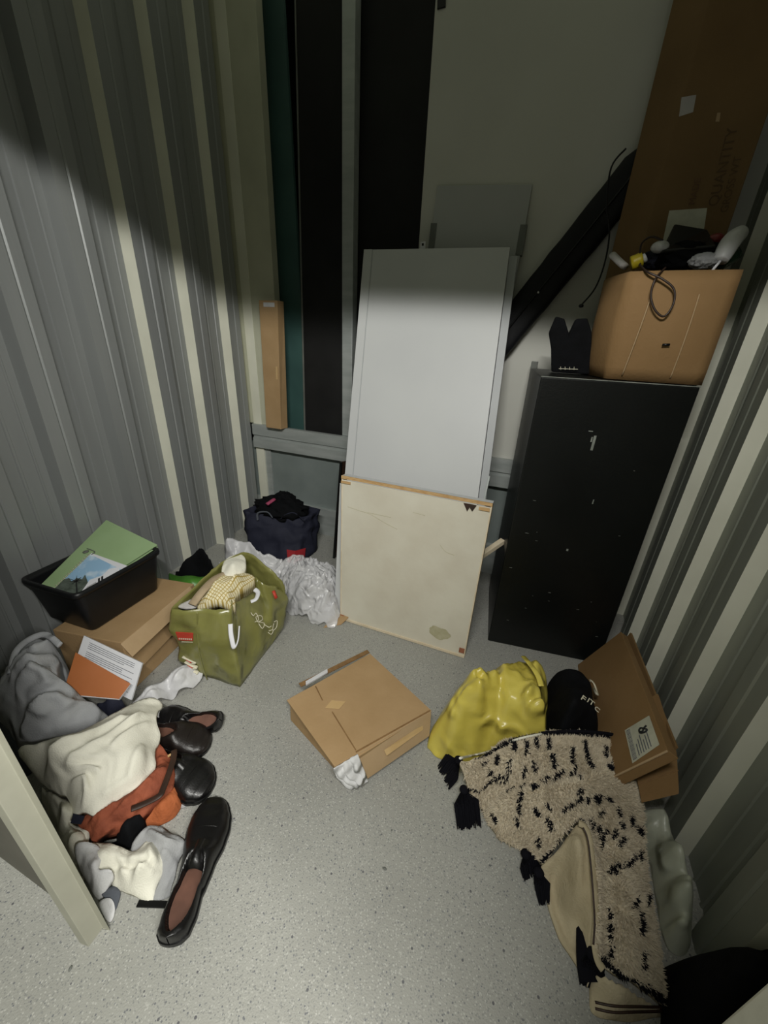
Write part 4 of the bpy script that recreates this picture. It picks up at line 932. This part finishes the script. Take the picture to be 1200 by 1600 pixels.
o, _ = soft('clear_plastic_layer', [(440, 925, .02), (460, 905, .08), (495, 912, .10), (522, 920, .08), (524, 960, .03), (500, 968, .003), (465, 955, .003)], [(485, 935, .08)], M['clearp'], None, .007, amp=.03, fs=20, seed=83, thick=.002); tag(o, 'inner crumpled layer of the clear plastic heap', 'plastic wrap')

# ================================================================== CENTRE: cardboard box
h = .115
tq = [Z(448, 1092, h), Z(578, 1021, h), Z(674, 1110, h), Z(529, 1200, h)]
tq[3] = Z(530, 1200, h)
t = thing('cardboard_box', (tq[0]+tq[2])/2*1, 'brown cardboard box with torn corner in the middle of the floor', 'box')
t.location = ((tq[0].x+tq[2].x)/2, (tq[0].y+tq[2].y)/2, 0)
b = [Vector((v.x, v.y, .001)) for v in tq]
cen = sum(b, Vector())/4
b = [lerp(v, cen, .03) for v in b]; b = [Vector((v.x, v.y, .001)) for v in b]
# front-left area is open: body made a little shorter there with a bottom tray
N_ = [lerp(tq[3], tq[2], .10), tq[2], tq[1], lerp(tq[0], tq[1], .04)]
hexa('box_body', [lerp(b[3], b[2], .07), b[2], b[1], b[0]], [Vector((v.x, v.y, h-.004)) for v in (lerp(tq[3], tq[2], .12), tq[2], tq[1], lerp(tq[0], tq[1], .03))], M['card'], t, .002)
n_ = Vector((0, 0, 1))
# lid: one sheet with a notched corner
lid = [tq[0]+Vector((0, 0, -.006)), tq[1], tq[2]+Vector((0, 0, .0)), lerp(tq[3], tq[2], .17), lerp(lerp(tq[3], tq[2], .17), lerp(tq[0], tq[1], .22), .06), lerp(tq[3], tq[0], .02)+Vector((0, 0, -.004))]
lid = [tq[0]+Vector((0, 0, -.006)), tq[1], tq[2], Z(558, 1178, h), Z(523, 1198, h)]
vs = lid+[v-Vector((0, 0, .005)) for v in lid]; k = len(lid)
raw('lid', vs, [tuple(range(k)), tuple(range(k, 2*k))]+[(i, (i+1) % k, k+(i+1) % k, k+i) for i in range(k)], M['card'], t, bevel=.001)
part(bar('crease', Z(493, 1072, h+.0005), Z(504, 1094, h+.0005), .004, .001, M['card_e'], t, 0), 'pressed crease')
bar('crease', Z(519, 1112, h+.0005), Z(556, 1172, h+.0005), .004, .001, M['card_e'], t, 0)
bar('crease', Z(556, 1175, h+.0005), Z(672, 1110, h+.0005), .005, .001, M['card_e'], t, 0)
part(slab('tape', [Z(508, 1106, h+.001), Z(530, 1108, h+.001), Z(540, 1096, h+.001), Z(518, 1094, h+.001)], .0005, M['tape'], t, 0), 'shiny torn tape residue')
sd = [Z(558, 1178, h), Z(674, 1111, h), Z(671, 1150, .03), Z(573, 1218, .02)]
part(slab('side_flap', [sd[3], sd[2], sd[1], sd[0]], .004, M['card_l'], t), 'light folded side flap')
part(slab('tape', [Z(600, 1172, .085), Z(660, 1132, .085), Z(661, 1140, .07), Z(604, 1181, .07)], .0005, M['tape'], t, 0), 'shiny packing tape')
q = [Z(478, 1072, h-.01), Z(512, 1052, h-.01)]
part(hexa('white_tab', [q[0], q[1], q[1]+Vector((-.01, .015, 0)), q[0]+Vector((-.01, .015, 0))], [v+Vector((0, 0, .006)) for v in (q[0], q[1], q[1]+Vector((-.01, .015, 0)), q[0]+Vector((-.01, .015, 0)))], M['whiteplastic'], t, 0), 'white tape on the far edge')
bar('far_flap', Z(470, 1076, h-.02)+Vector((-.012, .012, 0)), Z(578, 1022, h-.02)+Vector((-.012, .012, 0)), .02, .004, M['card_e'], t)
c4 = [Z(548, 1231, .004), Z(575, 1219, .015), Z(559, 1177, .116), Z(522, 1199, .112)]
vs, fs = [], []; ng = 36; nrm_ = Vector((.1, -1, .5)).normalized()
for i in range(ng+1):
    for j in range(ng+1):
        u, v = i/ng, j/ng; p = lerp(lerp(c4[0], c4[1], u), lerp(c4[3], c4[2], u), v)
        bl_ = math.sin(math.pi*u)**.6*math.sin(math.pi*min(1, v*.9+.1))**.6
        side = Vector((-1, 0, 0))*.016*math.sin(math.pi*v)*(1-u)
        fo = .0045*math.sin(u*19+v*6+2*noise.noise((u*3, v*3, 1)))+.003*math.sin(v*16-u*9)
        vs.append(p+nrm_*(.016*bl_+fo*min(1, bl_*2)+.004)+side)
for i in range(ng):
    for j in range(ng): k_ = i*(ng+1)+j; fs.append((k_, k_+ng+1, k_+ng+2, k_+1))
o = raw('white_tissue', vs, fs, M['whitef'], smooth=True); sm_ = o.modifiers.new('thickness', 'SOLIDIFY'); sm_.thickness = .004; sm_.offset = -1
tag(o, 'white tissue cloth bulging from the torn corner of the middle cardboard box', 'tissue')

# ================================================================== RIGHT FLOOR
t = thing('yellow_plastic_bag', Z(770, 1150, .0), 'full shiny yellow plastic bag on the floor between the box and the rug', 'bag')
yo, yinfo = soft('bag_body', [(669, 1150, .05), (680, 1115, .10), (700, 1085, .14), (725, 1060, .17), (745, 1045, .19), (765, 1034, .21), (800, 1026, .22), (835, 1024, .22), (858, 1034, .22), (868, 1060, .24), (866, 1100, .26), (868, 1140, .24), (845, 1150, .20), (800, 1165, .12), (760, 1180, .05), (725, 1190, .01), (690, 1186, .006), (674, 1172, .01)],
     [(750, 1100, .24), (800, 1080, .27), (835, 1075, .27), (830, 1110, .28), (780, 1130, .22), (720, 1130, .17), (700, 1160, .10), (740, 1160, .12)], M['yellow'], t, .007,
     folds=[([(730, 1080, .2), (745, 1110, .2), (760, 1140, .18), (785, 1165, .12)], .018, .014), ([(770, 1040, .22), (782, 1070, .27), (785, 1100, .27)], -.022, .014), ([(792, 1035, .24), (775, 1060, .27), (790, 1090, .27)], .012, .014), ([(835, 1030, .25), (845, 1070, .28), (835, 1130, .25)], .014, .016), ([(675, 1150, .08), (710, 1170, .07), (745, 1180, .05)], .018, .008), ([(680, 1140, .1), (715, 1160, .1), (755, 1175, .06)], -.014, .008), ([(760, 1100, .22), (800, 1105, .27), (850, 1095, .27)], -.018, .016), ([(745, 1080, .2), (700, 1110, .15), (680, 1140, .1)], .018, .012)],
     amp=.032, fs=11, ang=1.0, st=1.6, seed=101, solid=True, base=.001, rnd=.06, wob=.006, falloff=.08)
part(tube('knot_strip', [Z(818, 1026, .27), Z(830, 1040, .30), Z(840, 1055, .305), Z(846, 1072, .30)], .010, M['yellow'], t, 8, 8, .4), 'pale twisted yellow tie strip')
t = thing('black_fabric_bundle', Z(900, 1100, .0), 'black fabric bundle with white FIT lettering beside the yellow plastic bag', 'bundle')
bo, bi = soft('bundle_body', [(858, 1048, .20), (875, 1036, .22), (900, 1036, .22), (922, 1048, .22), (936, 1070, .22), (942, 1100, .22), (944, 1145, .20), (900, 1150, .20), (868, 1148, .20), (862, 1100, .22)], [(895, 1080, .29), (905, 1115, .29), (885, 1130, .27)], M['fabblack'], t, .008, amp=.012, fs=5, seed=103, solid=True, base=.001, rnd=.05)
for nm_, ch, (px_, py_), hh_ in (('printed_letter', 'F', (906, 1092), .024), ('printed_letter', 'I', (916, 1096), .021), ('printed_letter', 'T', (919, 1098), .021), ('printed_letter', 'C', (928, 1107), .018)):
    a = Z(px_, py_, .285); zz = float(bi['hv'](np.array([[a.x, a.y]]))[0])
    for _k in range(4): a = Z(px_, py_, zz+.004); zz = float(bi['hv'](np.array([[a.x, a.y]]))[0])
    a.z = zz+.006; d1 = Z(px_+10, py_+6, zz+.004)-Z(px_, py_, zz+.004); u1 = Z(px_+4, py_-10, zz+.004)-Z(px_, py_, zz+.004)
    d1.z -= .006
    text(nm_, ch, a, d1, u1, hh_, M['print'], t, .0008, 0)
lp = []
for px_, py_ in ((922, 1062), (928, 1068), (932, 1078), (934, 1086), (929, 1080), (926, 1070)):
    a = Z(px_, py_, .26)
    for _k in range(5): zz = float(bi['hv'](np.array([[a.x, a.y]]))[0]); a = Z(px_, py_, zz+.003)
    lp.append(a)
part(tube('printed_emblem', lp, .004, M['print'], t, 4, 6, .5, closed=True), 'pale round printed emblem')
# leaning flat cartons at the right wall
def leaning(name, q, th, m, label, lab=False):
    t = thing(name, (Vector(q[0])+Vector(q[1]))/2, label, 'carton')
    slab('carton_body', q, th, m, t, .002)
    return t
A_bb, A_tb = Vector((.405, 1.59, .003)), X(970, 987, .515)
A_tf = X(1043, 1172, .475); A_bf = Vector((.37, A_tf.y+.02, .003))
q = [A_bf, A_bb, A_tb, A_tf]   # order: along bottom, so normal faces the room (-x, up)
A_bf = A_bb+(A_tf-A_tb); q = [A_bb, A_bf, A_tf, A_tb]
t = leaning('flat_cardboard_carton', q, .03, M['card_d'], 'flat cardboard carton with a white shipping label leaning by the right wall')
lq = [X(985, 1203, .42), X(1035, 1172, .46), X(1013, 1118, .47), X(974, 1140, .43)]
def onplane(px_, py_):
    n = (q[1]-q[0]).cross(q[3]-q[0]).normalized(); d = _ray(px_, py_); s = ((q[0]-EYE).dot(n)+.002)/d.dot(n); return EYE+d*s
lq = [onplane(*p) for p in ((988, 1192), (1030, 1163), (1014, 1118), (976, 1141))]
part(slab('shipping_label', lq, .001, M['label'], t, 0), 'white shipping label with barcode')
for k in range(22):
    v = .04+k*.042; w_ = .02 if k % 3 else .03
    patch('barcode_bar', lq, .05, v, .20, v+w_*.7, M['ink'], t, .0004, .0006)
for k in range(6): patch('printed_line', lq, .28+.09*k, .06+.02*(k % 2), .31+.09*k, .40+.1*(k % 3), M['ink'], t, .0004, .0006)
tube('handwritten_mark', [onquad(lq, u, v, .002) for u, v in ((.55, .66), (.64, .62), (.68, .70), (.60, .75), (.52, .70), (.56, .60), (.72, .56), (.80, .60), (.70, .68), (.82, .72))], .0022, M['inkb'], t, 4, 5)
bar('fold_line', q[1]+(q[0]-q[1])*.0+Vector((-.003, -.002, 0)), q[2]+Vector((-.001, -.003, 0)), .004, .004, M['card_l'], t)
# second carton behind
f0, f1 = X(1000, 1254, .44), X(1062, 1241, .56)
fb = X(1000, 1254, .44)
c1 = Vector((.46, 1.02, .05)); 
q2 = [Vector((.49, 1.60, .01)), Vector((.47, .99, .03)), X(1058, 1170, .555), Vector((.575, 1.62, .30))]
t = thing('cardboard_carton', (.5, 1.3, 0), 'brown cardboard carton wedged between the labelled flat carton and the right wall', 'carton')
e0 = X(1003, 1256, .475); e1 = X(1062, 1241, .545); e2 = X(1058, 1176, .56); e3 = X(993, 1205, .475)
bk = Vector((.0, .22, 0))
hexa('carton_body', [e0, e1, e1+bk, e0+bk], [e3, e2, e2+bk, e3+bk], M['card_d'], t, .003)
w0 = X(985, 988, .568); w1 = X(1056, 1166, .555)
slab('loose_flap', [Vector((.50, 1.6, .01)), Vector((.48, w1.y+.02, .02)), w1, w0], .008, M['card_d'], t, .001)
bar('end_fold', lerp(e3, e0, .42)+Vector((0, -.002, 0)), lerp(e2, e1, .42)+Vector((0, -.002, 0)), .003, .003, M['card_e'], t)

# cloudy plastic bag under the cartons
o, _ = soft('cloudy_plastic_bag', [(1003, 1255, .10), (1040, 1250, .13), (1058, 1270, .14), (1072, 1310, .14), (1086, 1350, .13), (1094, 1390, .12), (1090, 1430, .08), (1084, 1470, .03), (1068, 1492, .01), (1045, 1480, .01), (1038, 1440, .03), (1032, 1380, .05), (1022, 1320, .06), (1008, 1290, .08)],
     [(1045, 1310, .16), (1065, 1370, .17), (1065, 1430, .12)], M['cloudyp'], None, .007, folds=[([(1025, 1270, .14), (1050, 1330, .16), (1062, 1400, .15)], .018, .01), ([(1050, 1350, .16), (1080, 1370, .14)], .014, .008)], amp=.02, fs=9, ang=1.2, st=2, seed=111, solid=True, base=.001, rnd=.03)
tag(o, 'cloudy translucent plastic bag along the right wall beside the rug', 'bag')
# black garment in the near corner
o, _ = soft('black_coat', [(1000, 1640, .02), (1045, 1590, .06), (1035, 1530, .04), (1048, 1500, .05), (1078, 1486, .09), (1100, 1488, .13), (1120, 1505, .12), (1145, 1512, .16), (1162, 1480, .24), (1185, 1458, .28), (1240, 1440, .30), (1280, 1520, .25), (1220, 1620, .12), (1120, 1680, .04)],
     [(1100, 1540, .18), (1170, 1530, .28), (1200, 1500, .32)], M['fabblack'], None, .008, amp=.02, fs=7, seed=113, solid=True, base=.001, rnd=.04)
tag(o, 'black coat heaped in the near right corner', 'coat')

# ================================================================== RUG
t = thing('patterned_rug', Z(880, 1300, 0), 'cream shaggy rug with black dashes and tassels crumpled over the floor at right', 'rug')
rug_out = [(722, 1186, .15), (765, 1174, .19), (805, 1157, .23), (845, 1148, .26), (890, 1145, .26), (935, 1147, .24), (968, 1152, .22), (985, 1195, .20), (1000, 1250, .18), (1006, 1310, .16), (1010, 1370, .13), (1020, 1430, .10), (1030, 1500, .07), (1041, 1562, .04),
           (1008, 1546, .06), (970, 1524, .07), (940, 1508, .08), (930, 1480, .10), (932, 1420, .13), (926, 1350, .16), (918, 1302, .18), (905, 1282, .18), (885, 1302, .15), (862, 1332, .10), (850, 1346, .07), (838, 1338, .05), (822, 1330, .03), (808, 1318, .02), (785, 1312, .015), (768, 1296, .012), (758, 1272, .015), (746, 1256, .03), (732, 1230, .06), (724, 1208, .10)]
rug_in = [(800, 1185, .24), (880, 1190, .27), (940, 1190, .25), (850, 1230, .22), (900, 1250, .22), (960, 1260, .21), (790, 1240, .13), (830, 1270, .13), (950, 1330, .19), (975, 1400, .16), (985, 1480, .12), (870, 1295, .15)]
rf = [([(775, 1215, .18), (810, 1222, .18), (850, 1235, .2), (900, 1215, .24)], -.030, .018), ([(760, 1235, .12), (800, 1248, .14), (840, 1260, .14)], .018, .016), ([(745, 1215, .1), (780, 1205, .17), (820, 1200, .22)], .018, .014), ([(830, 1255, .16), (880, 1240, .21), (940, 1230, .22), (985, 1260, .18)], .016, .025), ([(925, 1290, .18), (935, 1340, .17), (935, 1420, .14), (938, 1490, .09)], -.045, .026), ([(770, 1275, .05), (800, 1290, .05), (835, 1310, .06)], .014, .014)]
ro, ri = soft('rug_pile_base', rug_out, rug_in, M['rugw'], t, .009, folds=rf, amp=.018, fs=8, seed=121, thick=.012, wob=.006)
# dash positions (px, py, angle deg from vertical, length px)
dash = [(806, 1166, 10, 8), (823, 1170, 5, 14), (839, 1164, 0, 12), (779, 1187, 10, 10), (797, 1195, 8, 18), (820, 1205, 5, 15), (835, 1196, -20, 16), (864, 1188, -10, 20), (857, 1164, 0, 14), (866, 1214, 20, 12), (893, 1181, 5, 18), (914, 1172, -10, 26), (922, 1195, -35, 16), (945, 1176, 0, 18), (957, 1190, 5, 12), (953, 1202, -50, 14), (970, 1205, -40, 16),
        (818, 1228, 20, 10), (838, 1230, 45, 10), (852, 1216, 30, 12), (875, 1206, 45, 10), (890, 1210, 30, 9), (898, 1200, 0, 12), (908, 1215, 10, 8), (918, 1248, 10, 9), (905, 1247, 50, 8), (892, 1256, 40, 9), (930, 1245, 0, 10), (936, 1247, 0, 11), (950, 1248, -40, 8), (965, 1268, -15, 12), (985, 1282, 0, 16),
        (857, 1258, -40, 12), (840, 1266, -35, 14), (860, 1286, -25, 18), (844, 1316, -20, 14), (812, 1262, 0, 12), (810, 1283, -20, 16), (774, 1278, -30, 12), (815, 1245, 30, 12), (778, 1215, 60, 12), (760, 1192, 60, 8), (768, 1208, 20, 8),
        (930, 1290, 15, 10), (940, 1297, 20, 9), (948, 1306, 30, 12), (960, 1305, 20, 9), (970, 1315, 20, 14), (945, 1318, 30, 10), (978, 1350, 40, 12), (988, 1342, 10, 12), (998, 1336, 0, 14), (965, 1358, 20, 12), (958, 1362, 20, 8), (995, 1296, 10, 9), (1000, 1300, 0, 10),
        (990, 1412, 20, 14), (1010, 1405, 10, 20), (1000, 1440, -10, 34), (957, 1426, 0, 10), (957, 1455, 5, 24), (958, 1488, 5, 20), (1003, 1490, 5, 14), (1003, 1505, 5, 8), (940, 1270, 30, 8), (925, 1278, 30, 8), (970, 1290, 0, 7), (905, 1235, 50, 8), (883, 1262, 30, 7), (800, 1232, 70, 12), (790, 1218, 60, 10)]
segs = []
def rugpt(px_, py_):
    a = Z(px_, py_, .15)
    for _ in range(6):
        zz = float(ri['hv'](np.array([[a.x, a.y]]))[0]); zz = min(max(zz, 0), .32); a = Z(px_, py_, zz)
    return a
for px_, py_, an, ln in dash:
    a = math.radians(an); ln *= .85; dx_, dy_ = math.sin(a)*ln/2, math.cos(a)*ln/2
    segs.append((np.array([px_-dx_, py_+dy_]), np.array([px_+dx_, py_-dy_]), 3.3))
def border(pts, w):
    for a, b in zip(pts, pts[1:]): segs.append((np.array(a, float), np.array(b, float), w*420))
border([(905, 1286), (886, 1308), (864, 1338), (851, 1350)], .016)
border([(938, 1506), (968, 1522), (1008, 1544), (1041, 1564)], .014)
border([(730, 1186), (765, 1176), (805, 1160), (845, 1151), (890, 1149), (935, 1150), (968, 1155)], .006)
border([(733, 1232), (750, 1235), (768, 1220), (795, 1208)], .005)
# tufts
rng = np.random.RandomState(3); B_ = ri['B']; lo_, hi_ = B_.min(0), B_.max(0)
Q = rng.uniform(lo_, hi_, (120000, 2)); Q = Q[inside(Q, B_)][:42000]
hz = ri['hv'](Q); e_ = .004
gx_ = (ri['hv'](Q+[e_, 0])-hz)/e_; gy_ = (ri['hv'](Q+[0, e_])-hz)/e_
blk = np.zeros(len(Q), bool)
# the woven dashes were measured on the photo; look each tuft's spot up in those measurements once
_d = np.c_[Q, hz]-np.array(EYE); _w = _d @ np.array(CF)
QP = np.c_[600+FPX*(_d @ np.array(CR))/_w, 800-FPX*(_d @ np.array(CU))/_w]
for a, b, w in segs:
    ab = b-a; tt = np.clip(((QP-a) @ ab)/(ab @ ab+1e-12), 0, 1); blk |= np.linalg.norm(QP-(a+tt[:, None]*ab), axis=1) < w*(.75+.5*rng.rand(len(Q)))
def tufts(name, sel, m):
    vs, fs = [], []
    for i in np.nonzero(sel)[0]:
        nrm = Vector((-gx_[i], -gy_[i], 1)).normalized(); p = Vector((Q[i][0], Q[i][1], hz[i]-.002))
        ln = rng.uniform(.008, .016); dr = (nrm+Vector(rng.normal(0, .38, 3))).normalized(); s = Vector(rng.normal(0, 1, 3)).cross(dr).normalized()*rng.uniform(.0018, .003)
        s2 = s.cross(dr)
        k = len(vs); vs += [p-s, p+s, p+s2*1.2, p+dr*ln]; fs += [(k, k+1, k+3), (k+1, k+2, k+3), (k+2, k, k+3)]
    me = bpy.data.meshes.new(name); me.from_pydata(vs, [], fs); me.update()
    o = link(name, me, m, t); o['kind'] = 'stuff'; return o
part(tufts('cream_pile', ~blk, M['rugw']), 'cream woollen pile'); part(tufts('black_pile', blk, M['rugb']), 'black woollen dashes and border lines')
# piping at the top edge
part(tube('white_piping', [rugpt(px_, py_)+Vector((0, 0, .012)) for px_, py_ in ((718, 1189), (740, 1183), (765, 1177), (805, 1160), (845, 1151))], .0035, M['creamf'], t, 6, 6), 'white edge piping')
tube('edge_cord', [rugpt(px_, py_)+Vector((0, 0, .012)) for px_, py_ in ((845, 1150), (890, 1147), (935, 1149), (968, 1154))], .0055, M['rugb'], t, 6, 6)
# underside flap
part(soft('backing', [(905, 1288, .17), (920, 1302, .165), (926, 1340, .15), (931, 1400, .12), (930, 1450, .09), (926, 1500, .05), (918, 1540, .01), (908, 1520, .006), (890, 1492, .006), (872, 1462, .006), (858, 1420, .008), (850, 1385, .015), (846, 1352, .05), (865, 1335, .09), (886, 1308, .14)],
     [(905, 1330, .145), (880, 1360, .07), (900, 1420, .06), (885, 1420, .035), (918, 1400, .11)], M['rugback'], t, .007, folds=[([(895, 1310, .15), (900, 1370, .10), (898, 1410, .07), (915, 1430, .08)], .025, .012), ([(870, 1350, .08), (878, 1420, .05), (895, 1480, .02)], -.02, .014), ([(915, 1420, .1), (910, 1460, .04), (912, 1510, .01)], -.04, .012)], amp=.012, fs=9, ang=1.4, st=2.2, seed=131, thick=.008)[0], 'beige cotton underside')
hem = [(904, 1286, .185), (914, 1292, .185), (921, 1310, .178), (926, 1350, .160), (930, 1400, .138), (932, 1440, .115), (930, 1475, .095), (934, 1500, .085), (942, 1514, .08)]
part(tube('hem', [Z(*p) for p in hem], .009, M['rugback'], t, 8, 8, .6), 'beige rolled hem')
tube('hem_stripe', [Z(p[0]-3, p[1]+1, p[2]+.008) for p in hem[1:-2]], .0022, M['strap'], t, 6, 5)
part(soft('end_backing', [(922, 1546, .01), (926, 1525, .04), (938, 1512, .075), (968, 1528, .065), (1008, 1550, .05), (1040, 1570, .03), (1042, 1584, .01), (1020, 1590, .006), (985, 1596, .006), (950, 1592, .006), (925, 1580, .006)], [(970, 1555, .05), (1000, 1570, .03)], M['rugback'], t, .007, amp=.006, fs=8, seed=133, solid=True, base=.001, rnd=.01)[0], 'beige folded underside at the near end')
part(tube('black_fold_strip', [Z(906, 1392, .035), Z(911, 1430, .03), Z(914, 1470, .03), Z(918, 1510, .03), Z(924, 1535, .025)], lambda s: .012+.016*s, M['rugb'], t, 6, 10, .6), 'black strip in the fold')  # black strip laid in the fold below the hem
for dzz in (0, 1):
    tube('end_stripe', [Z(930, 1566+dzz*10, .03-.012*dzz), Z(960, 1572+dzz*10, .042-.014*dzz), Z(1000, 1573+dzz*8, .042-.014*dzz), Z(1034, 1574+dzz*6, .03-.01*dzz)], .0024, M['strap'], t, 6, 5)
# tassels
def tassel(top, tip, n, spread):
    top, tip = Vector(top), Vector(tip); vs, fs = [], []; r_ = random.Random(n)
    d = tip-top; s = d.cross(Vector((0, 0, 1))).normalized()
    for i in range(n):
        u = r_.uniform(-1, 1); e = top+d*(r_.uniform(.75, 1.08))+s*u*spread+Vector((0, 0, r_.uniform(0, .006))); st_ = top+d*.12+s*u*.012
        mid = lerp(st_, e, .5)+s*u*spread*.35+Vector((0, 0, r_.uniform(.004, .024))); w = .0024
        k = len(vs)
        for p, ww in ((st_, w), (mid, w*1.2), (e, w*.6)):
            vs += [p+s*ww, p-s*ww, p+Vector((0, 0, ww*1.6))]
        for a in (0, 3): fs += [(k+a, k+a+1, k+a+4, k+a+3), (k+a+1, k+a+2, k+a+5, k+a+4), (k+a+2, k+a, k+a+3, k+a+5)]
    me = bpy.data.meshes.new('tassel'); me.from_pydata(vs, [], fs); o = link('tassel', me, M['rugb'], t); part(o, 'black yarn tassel')
    blob('tassel_knot', top+d*.08+Vector((0, 0, .008)), (.014, .014, .012), M['rugb'], o, .1, 2, 2, 3)
tassel(Z(718, 1188, .07), Z(693, 1215, .006), 130, .040)
tassel(Z(724, 1232, .05), Z(733, 1292, .004), 190, .038)
tassel(Z(820, 1335, .03), Z(832, 1368, .004), 150, .032)
tassel(Z(840, 1362, .03), Z(850, 1412, .004), 110, .014)
tassel(Z(925, 1490, .05), Z(922, 1542, .004), 140, .022)
# small dark specks lying on the floor
for k, (px_, py_, s_) in enumerate([(601, 1357, .006), (360, 1066, .008), (110, 1513, .005), (325, 1196, .007), (612, 1297, .003), (520, 1305, .003)]):
    o = blob('floor_crumb', Z(px_, py_, .002), (s_, s_*.6, .002), M['gmetal'], None, .3, 2, k, 2, rot=k)
    tag(o, ('dark crumb on the open floor below the middle cardboard box', 'dark crumb on the floor right of the green shopping bag', 'dark crumb on the floor near the door post', 'dark crumb on the floor right of the heaped shoes', 'tiny crumb on the open floor nearest the rug tassels', 'tiny crumb on the open floor below the torn box corner')[k], 'crumb', 'crumbs on the grey floor')
